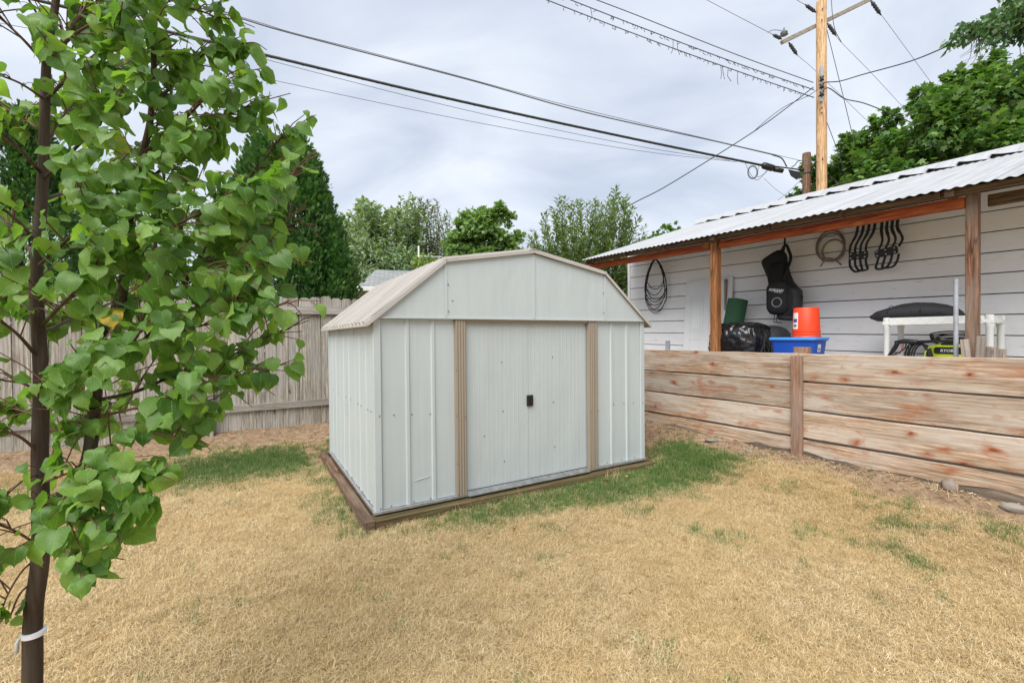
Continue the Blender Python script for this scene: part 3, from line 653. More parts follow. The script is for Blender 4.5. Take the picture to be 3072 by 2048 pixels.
# ---------------------------------------------------------------- retaining wall
ret = thing('retaining_wall', 'low wall of wide knotty horizontal planks holding up the terrace', 'retaining wall', YR0, YROT)
def plank(x0, x1, zlo, zhi, y0, y1, wob=.004, n=14, seed=0):
    m = MB(); rgs = []; r = random.Random(seed)
    for i in range(n + 1):
        x = x0 + (x1 - x0) * i / n; a = zlo + r.uniform(-wob, wob); b = zhi + r.uniform(-wob, wob); c = .006; dy = r.uniform(-.002, .002)
        rgs.append([(x, y0 + c + dy, a), (x, y0 + dy, a + c), (x, y0 + dy, b - c), (x, y0 + c + dy, b), (x, y1, b), (x, y1, a)])
    return m.rings(rgs)
ZB = [(.175, .428), (.448, .719), (.735, 1.013), (1.025, 1.306)]
for i, (a, b) in enumerate(ZB):
    plank(-3.6, -.0025, a, b + (.003 if i == 1 else 0), -.002 + .003 * (i % 2), .038, .0035, 16, i).build('plank', M['wall_wood'], ret, 'auto')
    plank(.0025, 3.2, a - .004 * (i < 3), b - .012 * (i == 3) * 0 - .004 * (i < 3), .001 - .003 * (i % 2), .038, .0035, 16, 9 + i).build('plank', M['wall_wood'], ret, 'auto')
MB().box((-.055, -.048, .17), (.05, -.006, 1.285), .004).build('post', M['wall_post'], ret)
MB().box((-.07, .042, .2), (.065, .13, 1.37), .004).build('rear_post', M['wall_post'], ret)
for xx in (-2.4, 2.3): MB().box((xx - .05, .042, .1), (xx + .05, .13, 1.29), .004).build('rear_post', M['wall_post'], ret)
m = MB(); r = random.Random(4); rgs = []
for i in range(40):
    x = -3.4 + i * .166; zt = .290 + .02 * math.sin(i * .7) + r.uniform(-.02, .02) - .014 * max(0, x); y = -.03 + r.uniform(-.016, .016)
    rgs.append([(x, y + .02, -.1), (x, y - .012, .1), (x, y - .004 + r.uniform(-.006, .006), zt - .05), (x, y + .008, zt - .02), (x, y + .03, zt), (x, -.004, zt), (x, -.004, -.1)])
m.rings(rgs).build('rotted_sill', M['old_timber'], ret, 'auto')

# ---------------------------------------------------------------- lean-to building on the terrace
bld = thing('garage', 'white lap sided garage with corrugated lean-to roof above the terrace', 'garage', YR0, YROT)
TL = -.018; YW = 1.45
z = 1.089
for k in range(9):
    z0 = 1.09 + k * .2055; z1 = z0 + .1955
    prof = [(YW - .018, z0 + .003), (YW - .014, z0), (YW + .008, z0), (YW + .008, z1), (YW - .014, z1), (YW - .018, z1 - .004)]
    MB().extrude(prof, lambda a, b, t: (t, a, b), -3.60, 3.4).build('siding_board', M['siding'], bld, shear=TL)
MB().box((-3.66, YW - .03, 1.05), (-3.602, YW + .06, 2.93), .004).build('corner_board', M['siding'], bld, shear=TL)
mb = MB(); mb.extrude([(YW + .01, 1.05), (5.4, 1.05), (5.4, 2.9), (3.4, 3.68), (YW + .01, 2.98)], lambda a, b, t: (t, a, b), -3.6, 3.4); mb.build('inner_wall', M['tar'], bld, shear=TL)
EZ, EY, RZ, RY = 2.733, .15, 3.775, 3.4; SL = (RZ - EZ) / (RY - EY)
per = .0762
for side in (0, 1):
    for j in range(11):
        x0 = -3.5 + j * .61; x1 = x0 + .6095; n = 8 * 6; top = []
        for i in range(n + 1):
            x = x0 + (x1 - x0) * i / n; top.append((x,   .0068 * math.cos(2 * math.pi * (x - x0) / per)))
        pr = top + [(x, b - .0012) for x, b in reversed(top)]
        yl = random.uniform(-.006, .006); lift = .0014 * (j % 2)
        if side == 0: f = lambda a, b, t: (a, EY + yl + (RY - EY - yl) * t, EZ + SL * yl + (RZ - EZ - SL * yl) * t + b + lift)
        else: f = lambda a, b, t: (a, 2 * RY - EY - (RY - EY) * t, EZ + (RZ - EZ) * t + b + lift)
        n2 = len(pr); m = MB(); vs = [f(a, b, 0) for a, b in pr] + [f(a, b, 1) for a, b in pr]; h = n + 1
        fs = []
        for i in range(n):
            fs.append((i, i + 1, n2 + i + 1, n2 + i)); q = n2 - 1 - i; fs.append((q, q - 1, n2 + q - 1, n2 + q))
            fs.append((i, n2 - 1 - i, n2 - 2 - i, i + 1))
        m.add(vs, fs); m.build('roof_sheet', M['white_roof'], bld, 'auto', shear=TL)
# ridge cap bent over the sheets, sprung open between fixings
m = MB(); nseg = 22; L = 6.72 / nseg
for j in range(nseg):
    x0 = -3.5 + j * L; x1 = x0 + L - .002; y0 = RY - .26
    g0, g1 = (.012, .07)
    def row(x, g): return [(x, y0, RZ - SL * .26 + g), (x, RY, RZ + .10), (x, 2 * RY - y0, RZ - SL * .26 + .02), (x, 2 * RY - y0, RZ - SL * .26 + .016), (x, RY, RZ + .096), (x, y0, RZ - SL * .26 + g - .003)]
    m.rings([row(x0, g1), row(x0 + L * .35, (g0 + g1) * .5), row(x1, g0)])
m.build('ridge_cap', M['white_roof'], bld, shear=TL)
# rake trim on the open gable end
MB().extrude([(EY + .01, EZ - .03), (RY, RZ - .03), (RY, RZ - .10), (EY + .01, EZ - .10)], lambda a, b, t: (t, a, b), -3.49, -3.45).build('rake_board', M['purlin'], bld, shear=TL)
for x in np.arange(-3.3, 3.2, .72):
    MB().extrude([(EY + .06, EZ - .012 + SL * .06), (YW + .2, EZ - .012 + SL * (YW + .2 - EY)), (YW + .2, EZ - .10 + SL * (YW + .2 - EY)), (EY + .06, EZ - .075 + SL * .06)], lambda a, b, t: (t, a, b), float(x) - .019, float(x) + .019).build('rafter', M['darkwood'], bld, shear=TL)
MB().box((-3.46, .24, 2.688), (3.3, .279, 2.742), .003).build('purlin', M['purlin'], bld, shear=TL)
MB().box((-3.6, .338, 2.588), (-1.235, .376, 2.686), .003).build('beam', M['redwood'], bld, shear=TL)
MB().box((-1.1, .336, 2.588), (1.163, .374, 2.686), .003).build('beam', M['redwood'], bld, shear=TL)
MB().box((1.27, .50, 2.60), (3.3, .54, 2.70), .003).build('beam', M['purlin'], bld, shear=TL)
MB().box((-1.225, .33, 1.0), (-1.125, .43, 2.715), .005).build('post', M['post_new'], bld)
MB().box((1.165, .35, 1.0), (1.245, .43, 2.700), .005).build('post', M['post_old'], bld)
for xx in (-1.10, 1.10): MB().box((xx - .03, .19, 2.675 + TL * xx), (xx + .03, .325, 2.732 + TL * xx), .003).build('rafter_end', M['purlin'], bld)
# ---------------------------------------------------------------- things kept on the terrace
GZ = 1.09
def yt(name, label, cat, x, y, z, rot=0.0, group=None): return thing(name, label, cat, Yp(x, y, z), YROT + rot, group)
def text_mesh(txt, size, mat, parent, loc, rot, shear=0.0, name='lettering'):
    cu = bpy.data.curves.new(name, 'FONT'); cu.body = txt; cu.size = size; cu.extrude = .0008; cu.shear = shear; cu.offset = size * .025; cu.align_x = 'CENTER'; cu.align_y = 'CENTER'; cu.resolution_u = 3
    tmp = bpy.data.objects.new(name, cu); COL.objects.link(tmp); dg = bpy.context.evaluated_depsgraph_get(); me = bpy.data.meshes.new_from_object(tmp.evaluated_get(dg)); bpy.data.objects.remove(tmp)
    me.materials.clear(); me.materials.append(mat); return inst(name, me, parent, loc, rot)
# white panel door leaning on the siding
t = yt('white_panel_door', 'white panelled door leaning against the siding by the first post', 'door', -2.36, 1.28, GZ); t.rotation_euler = (R(-5), 0, YROT)
MB().box((0, 0, 0), (.80, .035, 1.29), .004).build('slab', M['white_door'], t)
for x0, x1 in ((.10, .34), (.43, .67)):
    for z0, z1 in ((.46, 1.03), (.06, .36)):
        m = MB()
        for a, b in (((x0, -.006, z0), (x0 + .018, -.0005, z1)), ((x1 - .018, -.006, z0), (x1, -.0005, z1)), ((x0 + .0185, -.006, z0), (x1 - .0185, -.0005, z0 + .018)), ((x0 + .0185, -.006, z1 - .018), (x1 - .0185, -.0005, z1))): m.box(a, b, .002)
        m.box((x0 + .045, -.004, z0 + .045), (x1 - .045, -.0006, z1 - .045), .003); m.build('raised_panel', M['white_door'], t)
t = yt('trim_boards', 'white trim boards standing behind the leaning door and green mat', 'board', -1.75, 1.36, GZ)
MB().box((0, 0, 0), (.075, .02, 1.24), .002).build('board', M['white_door'], t); MB().box((.08, -.012, 0), (.118, .02, 1.25), .002).build('board', M['block'], t)
# green foam roll
t = yt('foam_roll', 'dark green rolled foam mat leaning behind the black bag', 'foam mat', -1.45, 1.03, GZ); t.rotation_euler = (R(-10), R(6), YROT)
prof = [((.115 + .012 * a / 6.283) * math.cos(a), (.115 + .012 * a / 6.283) * math.sin(a)) for a in np.linspace(0, 4 * math.pi, 60)]
inn = [((.109 + .012 * a / 6.283) * math.cos(a), (.109 + .012 * a / 6.283) * math.sin(a)) for a in np.linspace(4 * math.pi, 0, 60)]
m = MB(); P2 = prof + inn; n = len(P2); vs = [(a, b, 0) for a, b in P2] + [(a, b, .93) for a, b in P2]
m.add(vs, [(i, (i + 1) % n, n + (i + 1) % n, n + i) for i in range(n)] + [(n + i, n + i + 1, n + n - 2 - i, n + n - 1 - i) for i in range(59)]); m.build('roll', M['green_mat'], t, 'auto')
# bags
def lumpy(parent, name, mat, rx, ry, rz, amp, seed, sq=2.6, freq=7.0, seg=72, rows=44):
    rgs = []
    for j in range(rows + 1):
        ph = math.pi * j / rows; rr = []
        for k in range(seg):
            a = 2 * math.pi * k / seg; d = Vector((math.sin(ph) * math.cos(a), math.sin(ph) * math.sin(a), -math.cos(ph)))
            q = (abs(d.x) ** sq + abs(d.y) ** sq + abs(d.z) ** sq) ** (-1 / sq); p = d * q
            f = Vector((p.x * freq + p.z * 1.5 + seed, p.y * freq, p.z * freq * .3)); rd = 1 - abs(mnoise.noise(f)) * 2; rd2 = 1 - abs(mnoise.noise(f * 2.3)) * 2
            h = 1 + amp * (rd * .7 + rd2 * .35); p = p * h
            rr.append((p.x * rx, p.y * ry, max(p.z, -.96) * rz + rz * .96))
        rgs.append(rr)
    return MB().rings(rgs, False).build(name, mat, parent, True)
t = yt('bin_bag', 'shiny crumpled black plastic bag beside the orange-brown post', 'plastic bag', -1.04, .72, GZ); lumpy(t, 'film', M['liner'], .33, .30, .285, .085, 3.1, 3.5, 6.0, 110, 60)
t = yt('black_bundle', 'matt black rounded bundle behind the crumpled plastic bag', 'bundle', -.86, 1.02, GZ); lumpy(t, 'cover', M['fabric2'], .26, .24, .27, .02, 8.7, 3.0, 3.0)
# tote
t = yt('storage_tote', 'blue plastic storage tote carrying the orange bucket', 'storage tote', -.30, .645, GZ)
def rrect(hx, hy, r, n=5):
    o = []
    for cx_, cy_, a0 in ((hx - r, hy - r, 0), (-hx + r, hy - r, 90), (-hx + r, -hy + r, 180), (hx - r, -hy + r, 270)):
        for i in range(n + 1): a = R(a0 + 90 * i / n); o.append((cx_ + r * math.cos(a), cy_ + r * math.sin(a)))
    return o
MB().rings([[(x, y, z) for x, y in rrect(hx, hy, .04)] for hx, hy, z in ((.195, .135, 0), (.2, .14, .01), (.232, .168, .335), (.244, .18, .337), (.244, .18, .352))]).build('tub', M['blue'], t, 'auto')
MB().rings([[(x, y, z) for x, y in rrect(hx, hy, .045)] for hx, hy, z in ((.252, .188, .35), (.256, .192, .352), (.256, .192, .372), (.248, .184, .378), (.215, .152, .378), (.208, .145, .366))]).build('lid', M['bluelid'], t, 'auto')
lb = MB().box((.227, -.05, .215), (.2285, .02, .30)).build('sticker', M['whiteprint'], t); lb.rotation_euler = (0, R(5.4), 0); lb.location = (-.027, 0, .022)
for i, yy in enumerate((-.04, -.03, -.018, -.01, .002)): b_ = MB().box((.2288, yy, .225), (.2294, yy + .004, .26)).build('print', M['black'], lb)
# bucket, upside down
t = yt('bucket', 'orange plastic bucket standing upside down on the blue tote', 'bucket', -.205, .62, GZ + .3665, R(20)); t.scale = (.95, .95, .97)
MB().lathe([(.148, 0), (.152, .002), (.152, .02), (.147, .022), (.146, .045), (.151, .047), (.151, .056), (.1455, .058), (.1445, .075), (.149, .077), (.149, .084), (.1435, .086), (.132, .352), (.128, .358), (.122, .36), (.119, .354), (0.02, .353)], 40).build('shell', M['orange'], t, 'auto')
hp = [(.156 * math.cos(a), .156 * math.sin(a), .05 + .004 - .035 * math.sin((a - R(185)) / R(170) * math.pi)) for a in np.linspace(R(185), R(355), 24)]
MB().tube(hp, .0022, 6).build('handle', M['galv'], t, True)
def curved_patch(a0, a1, z0, z1, off=.0016):
    rows = [(z0, .1435 - (z0 - .086) * .0432 + off), (z1, .1435 - (z1 - .086) * .0432 + off)]; A = np.linspace(a0, a1, 8)
    vs = [(r * math.cos(a), r * math.sin(a), z) for z, r in rows for a in A] + [((r - .001) * math.cos(a), (r - .001) * math.sin(a), z) for z, r in rows for a in A]
    fs = []
    for i in range(7): fs += [(i, i + 1, 9 + i, 8 + i), (16 + i, 24 + i, 25 + i, 17 + i)]
    return MB().add(vs, fs)
lb = curved_patch(R(205), R(238), .11, .30).build('label', M['whiteprint'], t); curved_patch(R(210), R(233), .19, .23, .0026).build('print', plain('violet_print', (.10, .06, .30), .5), lb); curved_patch(R(212), R(231), .135, .165, .0026).build('print', M['greymark'], lb)
# golf bag
t = yt('golf_bag', 'black golf bag hanging from the lean-to by its strap', 'golf bag', -.74, 1.16, 1.70)
def erings(lst, seg=22, sq=2.4):
    o = []
    for cx_, cy_, cz, rx, ry, tlt in lst:
        rr = []
        for k in range(seg):
            a = 2 * math.pi * k / seg; c, s_ = math.cos(a), math.sin(a); q = (abs(c) ** sq + abs(s_) ** sq) ** (-1 / sq); rr.append((cx_ + rx * c * q, cy_ + ry * s_ * q, cz + tlt * c * q))
        o.append(rr)
    return o
MB().rings(erings([(.06, 0, .0, .085, .09, -.01), (.06, 0, .03, .10, .10, -.01), (.065, 0, .09, .115, .11, -.01), (.06, 0, .17, .17, .125, -.01), (.05, 0, .28, .195, .13, 0), (.035, 0, .37, .18, .125, .0), (-.01, 0, .47, .145, .12, .01), (-.04, 0, .58, .13, .118, .02), (-.08, 0, .72, .14, .12, .035), (-.10, 0, .80, .148, .125, .045), (-.11, 0, .845, .125, .11, .05), (-.11, 0, .86, .09, .08, .05)])).build('body', M['fabric'], t, True)
MB().rings(erings([(.06, 0, -.015, .088, .092, -.01), (.06, 0, .028, .108, .108, -.01), (.058, 0, .04, .108, .108, -.01)])).build('base_cup', M['fabric2'], t, True)
MB().rings(erings([(.056, 0, .072, .109, .109, -.01), (.056, 0, .082, .109, .109, -.01)])).build('piping', M['greymark'], t, True)
pk = MB().rings([[(x + .0 + q * .0, y_, z + .28) for x, z in rrect(hx, hz, min(hx, .1) * .95)] for hx, hz, y_, q in ((.125, .21, -.06, 0), (.135, .22, -.11, 0), (.125, .205, -.145, 0), (.085, .16, -.160, 0))]).build('front_pocket', M['fabric'], t, True)
MB().rings([[(x + .155, y_, z + .25) for x, z in rrect(hx, hz, min(hx, .07) * .95)] for hx, hz, y_ in ((.075, .15, .05), (.085, .155, -.05), (.06, .13, -.10))]).build('side_pocket', M['fabric2'], t, True)
MB().rings([[(x - .02, y_, z + .60) for x, z in rrect(hx, hz, .05)] for hx, hz, y_ in ((.085, .14, -.10), (.08, .13, -.135), (.05, .10, -.143))]).build('apparel_pocket', plain('deep_black_mesh', (.008, .008, .009), .85), t, True)
MB().tube([(.122 * math.cos(a), -.142, .28 + .20 * math.sin(a)) for a in np.linspace(0, 2 * math.pi, 40)][:-1], .004, 5, closed=True).build('piping', M['fabric2'], t, True)
text_mesh('FORGAN', .044, M['whiteprint'], pk, (.005, -.1635, .372), (R(90), R(9), 0), .35)
MB().box((-.045, -.001, -.0025), (.05, .0, .0025)).build('print_line', M['whiteprint'], pk, loc=(.03, -.1632, .345)).rotation_euler = (0, R(9), 0)
m = MB(); m.tube([(.015 + .058 * math.cos(a), -.160, .215 + .058 * math.sin(a)) for a in np.linspace(0, 2 * math.pi, 36)][:-1], .011, 8, closed=True); m.build('ring_emblem', M['greymark'], pk, True)
MB().tube(smooth_path([(-.02, .0, .86), (.03, .03, .97), (.06, .05, .90), (.10, .02, .78), (.085, -.06, .62), (.05, -.10, .50)], 6), [.018] * 31, 8).build('shoulder_strap', M['fabric'], t, True)
MB().tube([(.02, .04, 1.07), (.022, .02, .93), (.0, .0, .80)], .011, 6).build('hanging_strap', M['fabric'], t, True)
for dx in (-.05, -.02): MB().tube([(dx - .02, -.03, .10), (dx - .025, -.06, -.03), (dx + .05, -.05, -.045)], .005, 6).build('stand_leg', M['black'], t)
# hanging black cable coil
t = yt('cable_coil', 'coil of thin black cable hanging on the siding', 'cable coil', -2.95, 1.37, 2.83); m = MB(); r = random.Random(3)
for i in range(8):
    h = [.93, .90, .86, .80, .74, .70, .62, .52][i]; wd = .245 - .012 * (i % 3) - (.05 if i > 5 else 0)
    P_ = []
    for a in np.linspace(0, 2 * math.pi, 44)[:-1]:
        v_ = (1 - math.cos(a)) / 2; P_.append((wd * math.sin(a) * (.45 + .75 * v_ ** .7) * (.92 if v_ > .8 else 1) + r.uniform(-.004, .004) + (.02 if i % 2 else -.015) * v_, -.012 * (i % 4) - .004, -h * v_ + r.uniform(-.002, .002)))
    m.tube(P_, .0065, 6, closed=True)
m.build('cable', M['rubber'], t, True); MB().tube([(0, .035, .0), (0, -.055, .0), (0, -.06, .03)], .007, 6).build('hook', M['galv'], t)
MB().box((-.10, -.06, -.80), (-.07, -.03, -.775), .004).build('tie', plain('orange_tie', (.5, .08, .02), .5), t)
# tan hose coil
t = yt('hose_coil', 'tan rubber hose coiled loosely high on the siding', 'hose', -.26, 1.39, 2.36); m = MB()
for i, (cx_, cz, rx, rz) in enumerate(((-.01, .24, .155, .19), (.0, .22, .145, .17), (.04, .17, .12, .13))):
    m.tube([(cx_ + rx * math.cos(a), -.014 - .02 * i, cz + rz * math.sin(a)) for a in np.linspace(0, 2 * math.pi, 40)[:-1]], .0115, 7, closed=True)
m.tube(smooth_path([(-.08, -.06, .06), (-.02, -.07, .08), (.06, -.07, .05), (.13, -.06, -.02)], 6), .0115, 7); m.tube(smooth_path([(-.02, -.07, .07), (-.07, -.07, .03), (-.10, -.06, -.01)], 5), .009, 7)
m.build('hose', M['tan_hose'], t, True)
# padded hanging racks
def rack(x, plates, lean, label):
    t = yt('strap_rack', label, 'rack', x, 1.30, 2.22, 0, 'padded black racks hanging under the lean-to')
    x0, x1 = plates; pl = MB().box((x0, -.03, .155), (x1, .0, .245), .012).build('plate', M['black'], t); pl.rotation_euler = (0, R(lean[0]), 0)
    for i in range(3):
        for zz_ in (.175, .225): MB().lathe([(.009, 0), (.009, .005), (.004, .008)], 8, caps=True).build('bolt', M['galv'], pl, loc=(x0 + .025 + i * (x1 - x0 - .05) / 2, -.031, zz_)).rotation_euler = (R(90), 0, 0)
    n = 4
    for i in range(n):
        xa = x0 + .015 + i * (x1 - x0 - .03) / (n - 1); xt = xa + lean[1] + lean[2] * (i - 1.5)
        MB().tube(smooth_path([(xt, .02, .56), (xt - lean[1] * .15, .0, .45), (xa + lean[3], -.012, .33), (xa, -.016, .24)], 5), [.015] * 8 + [.012] * 8, 8).build('padded_arm', M['rubber'], t, True)
    for i in range(2):
        xa = x0 + .015 + i * (x1 - x0 - .03) / 3; xb = x0 + .015 + (i + 2) * (x1 - x0 - .03) / 3; k = lean[4]
        MB().tube(smooth_path([(xa, -.016, .16), (xa + k * .4, -.02, .08), (xa + .02 + k, -.025, .03), ((xa + xb) / 2 + k * 1.1, -.03, .012 + .006 * i), (xb + k, -.025, .03), (xb + k * .3, -.02, .09), (xb, -.016, .16)], 5), .0125, 8).build('loop', M['rubber'], t, True)
rack(.05, (-.095, .095), (2, .075, .002, .01, .02), 'padded black rack with straight hanging arms beside the tan hose')
rack(.345, (-.105, .105), (-7, .0, -.012, .03, -.045), 'padded black rack with splayed arms hanging towards the weathered post')
# resin shelf
t = yt('resin_shelf', 'white plastic shelf unit standing behind the weathered post', 'shelf', .465, .74, GZ)
SH = .575
for x, y in ((.03, .02), (.77, .02), (.03, .40), (.77, .40)): MB().lathe([(.026, 0), (.026, .46), (.03, .465), (.03, SH - .006), (.024, SH)], 18, (x, y, 0)).build('leg', M['white_plastic'], t, 'auto')
MB().box((.0, -.01, SH - .075), (.80, .43, SH - .07 + .03), .004).build('deck', M['white_plastic'], t)
MB().box((.058, -.014, SH - .078), (.742, .004, SH - .004), .003).build('front_apron', M['white_plastic'], t)
MB().box((.772, .052, SH - .0765), (.79, .372, SH - .006), .003).build('end_apron', M['white_plastic'], t); MB().box((.01, .052, SH - .0765), (.028, .372, SH - .006), .003).build('end_apron', M['white_plastic'], t)
ap = MB()
for i in range(14): xa = .06 + i * .049; ap.tube([(xa, -.0155, SH - .07 + (.058 if i % 2 else 0)), (xa + .049, -.0155, SH - .07 + (0 if i % 2 else .058))], .0022, 4)
ap.build('truss_relief', M['white_plastic'], t)
# long black bag on the shelf
t = yt('long_black_bag', 'long tapered black nylon bag lying on the white shelf', 'bag', .665, .93, GZ + SH - .035, R(2))
L_ = [(-.37, .05, .006, .02), (-.355, .048, .02, .05), (-.30, .055, .055, .09), (-.22, .068, .072, .12), (-.1, .085, .092, .14), (.02, .09, .098, .145), (.14, .086, .092, .14), (.24, .075, .078, .13), (.31, .062, .06, .11), (.35, .05, .035, .07), (.37, .045, .012, .03)]
rgs = []
for i, (x, zc, rz, ry) in enumerate(L_):
    rr = []
    for k in range(24):
        a = 2 * math.pi * k / 24; nn = mnoise.noise((x * 9, math.cos(a) * 2, math.sin(a) * 2)) * .08; zz_ = zc + rz * (1 + nn) * math.sin(a); rr.append((x, ry * (1 + nn) * math.cos(a), max(zz_, .003 + .0 * i) if i > 2 else zz_ + .004))
    rgs.append(rr)
MB().rings(rgs).build('cover', M['fabric2'], t, True)
for x in (-.18, .08): MB().tube([(x, (.128 if x < 0 else .148) * math.cos(a), .08 + (.085 if x < 0 else .101) * math.sin(a)) for a in np.linspace(0, math.pi, 20)], .003, 5).build('seam', M['fabric'], t, True)
# pressure washer under the shelf
t = yt('pressure_washer', 'lime green and black pressure washer under the white shelf', 'pressure washer', .95, .92, GZ)
bd = MB().rings([[(x, y_, z + .17) for x, z in rrect(hx, hz, .05)] for hx, hz, y_ in ((.11, .11, .15), (.135, .13, .12), (.14, .135, -.07), (.125, .12, -.1), (.09, .09, -.11))]).build('body', M['lime'], t, 'auto')
MB().rings([[(x, y_, z + .245) for x, z in rrect(hx, hz, .02)] for hx, hz, y_ in ((.105, .035, -.104), (.1, .03, -.116))]).build('badge', M['black'], bd)
text_mesh('RYOBI', .036, M['whiteprint'], bd, (-.005, -.1175, .245), (R(90), 0, 0), .15)
MB().box((-.06, -.09, .285), (.05, .0, .32), .012).build('handle_recess', M['black'], t)
MB().box((-.15, -.08, .0), (.15, .16, .06), .015).build('chassis', M['black'], t)
for s_ in (-1, 1): MB().lathe([(.02, -.018), (.075, -.018), (.08, -.01), (.08, .01), (.075, .018), (.02, .018)], 20).build('wheel', M['rubber'], t, True, loc=(.165 * s_, .10, .08)).rotation_euler = (0, R(90), 0)
m = MB(); r = random.Random(6)
for i in range(5): m.tube([(-.175 - .012 * i + .07 * math.cos(a) * (1 + .06 * i), -.145 - .012 * (i % 3), .17 + .135 * math.sin(a) * (1 + .05 * i)) for a in np.linspace(0, 2 * math.pi, 34)[:-1]], .0075, 6, closed=True)
for i in range(4): m.tube([(.03 + .17 * math.cos(a), -.02 - .02 * i, .335 + .02 * i + .035 * math.sin(a)) for a in np.linspace(0, 2 * math.pi, 34)[:-1]], .0075, 6, closed=True)
m.build('hose', M['rubber'], t, True)
MB().tube(smooth_path([(-.12, -.15, .05), (-.16, -.16, .16), (-.13, -.16, .27), (-.05, -.15, .31)], 6), .006, 6).build('green_cord', M['lime'], t, True)
t = yt('spray_gun', 'black trigger spray wand propped level under the white shelf', 'spray gun', .55, .735, 1.30)
MB().tube([(.02, 0, .112), (.10, 0, .125), (.18, 0, .12), (.20, 0, .118)], [.018, .026, .022, .016], 10).build('receiver', M['black'], t, True)
MB().tube([(.2, 0, .118), (.40, .0, .13), (.52, .0, .138)], [.015, .014, .016], 8).build('wand', M['black'], t, True)
MB().tube(smooth_path([(.04, 0, .11), (.02, 0, .06), (-.015, 0, .0), (-.03, 0, -.03)], 5), [.02] * 8 + [.016] * 8, 8).build('grip', M['black'], t, True)
MB().tube(smooth_path([(.11, 0, .105), (.10, 0, .06), (.06, 0, .02), (.0, 0, -.02)], 5), .006, 6).build('trigger_guard', M['black'], t, True)
MB().tube([(.14, 0, .10), (.13, 0, .04), (.12, 0, -.205)], [.01, .009, .009], 7).build('hose_stub', M['black'], t, True)
MB().tube([(.085, 0, .09), (.07, 0, .03), (.055, 0, .0)], .006, 6).build('trigger', plain('red_plastic', (.3, .03, .02), .5), t, True)
# pipe, offcuts, stub
t = yt('steel_pipe', 'grey steel pipe standing upright left of the weathered post', 'pipe', 1.125, .28, GZ - .3)
MB().lathe([(.0, 0), (.0165, 0), (.0165, 1.17), (.0135, 1.172), (.0135, 1.02), (.0, 1.02)], 16).build('tube', M['pipe'], t, 'auto')
for i, (x, y, w_, h, rx) in enumerate(((1.185, .235, .055, .36, -4), (1.235, .245, .05, .385, 3), (1.30, .30, .062, .30, 0), (1.33, .42, .05, .28, 2))):
    lab = ['grey wooden offcut tilted against the foot of the weathered post', 'tallest grey wooden offcut at the foot of the weathered post', 'short wide grey wooden block right of the weathered post', 'short pale wooden block behind the wide grey block'][i]
    t = yt('wood_offcut', lab, 'wood block', x + .03, y, GZ, R(-6 * i), 'wooden offcuts at the weathered post')
    o = MB().box((-w_ / 2, -.018, 0), (w_ / 2, .018, h), .003).build('block', M['block'], t); o.rotation_euler = (0, R(rx), 0)
t = yt('grey_stub', 'small grey metal stub beside the leaning white door', 'metal stub', -2.42, 1.0, GZ); MB().box((-.035, -.02, 0), (.035, .02, .33), .004).build('stub', M['pipe'], t)
# ---------------------------------------------------------------- houses beyond the fences
def house(name, label, px, py_eave, Y, wid, dep, wallh_extra, rise, rot, wall, roofm, pipe=None, hip=True):
    c = at(px, py_eave, Y); t = thing(name, label, 'house', (c.x, c.y, .25), rot); h = c.z - .25
    MB().box((-wid / 2, 0, 0), (wid / 2, dep, h)).build('wall', wall, t)
    ov = .35; a = wid / 2 + ov; e = h - .02; q = .5 if hip else 0
    V = [(-a, -ov, e), (a, -ov, e), (a, dep + ov, e), (-a, dep + ov, e), (-a + q, dep / 2, e + rise), (a - q, dep / 2, e + rise)]
    me = bpy.data.meshes.new('roof'); me.from_pydata(V + [(x, y, z - .16) for x, y, z in V[:4]], [], [(0, 1, 5, 4), (1, 2, 5), (2, 3, 4, 5), (3, 0, 4), (0, 6, 7, 1), (1, 7, 8, 2), (2, 8, 9, 3), (3, 9, 6, 0), (9, 8, 7, 6)]); me.materials.append(roofm)
    uv = me.uv_layers.new(name='UVMap')
    for p in me.polygons:
        n = p.normal; 
        for li in p.loop_indices:
            v = me.vertices[me.loops[li].vertex_index].co; uv.data[li].uv = (v.x if abs(n.y) > abs(n.x) else v.y, v.z * 2.4)
    rf = link(bpy.data.objects.new('roof', me), t)
    MB().box((-a - .09, -ov - .1, e - .13), (a + .09, -ov - .002, e + .0), .02).build('gutter', M['white_plastic'], rf)
    for k in (-.25, .2):
        w_ = MB().box((k * wid - .5, -.03, h - 1.7), (k * wid + .5, .02, h - .6), .01).build('window', M['white_plastic'], t)
        MB().box((k * wid - .43, -.036, h - 1.63), (k * wid + .43, -.031, h - .67)).build('pane', plain('window_glass', (.05, .06, .07), .1), w_)
    if pipe: MB().tube([pipe, (pipe[0], pipe[1], pipe[2] + 1.0)], .035, 10).build('vent_pipe', M['white_plastic'], rf); MB().tube([(pipe[0] - .1, pipe[1], pipe[2] + .62), (pipe[0] + .9, pipe[1], pipe[2] + .62)], .02, 6).build('antenna_bar', M['galv'], rf)
    return t
house('neighbour_house', 'low grey house with shingled hip roof beyond the picket fence', 1390, 868, 15, 6.0, 5.0, 0, .95, R(15), M['greywall'], M['shingle'], (-1.3, 2.4, 3.7))
house('far_white_house', 'far white building glimpsed between the green maple and the apple tree', 1600, 790, 30, 4, 6, 0, 1.3, R(60), M['plaster'], plain('pale_roof', (.66, .68, .72), .6), None, False)

# ---------------------------------------------------------------- background trees
def gbase(px, Y): p = at(px, 1000, Y); return Vector((p.x, p.y, float(gz(p.x, p.y)) - .05))
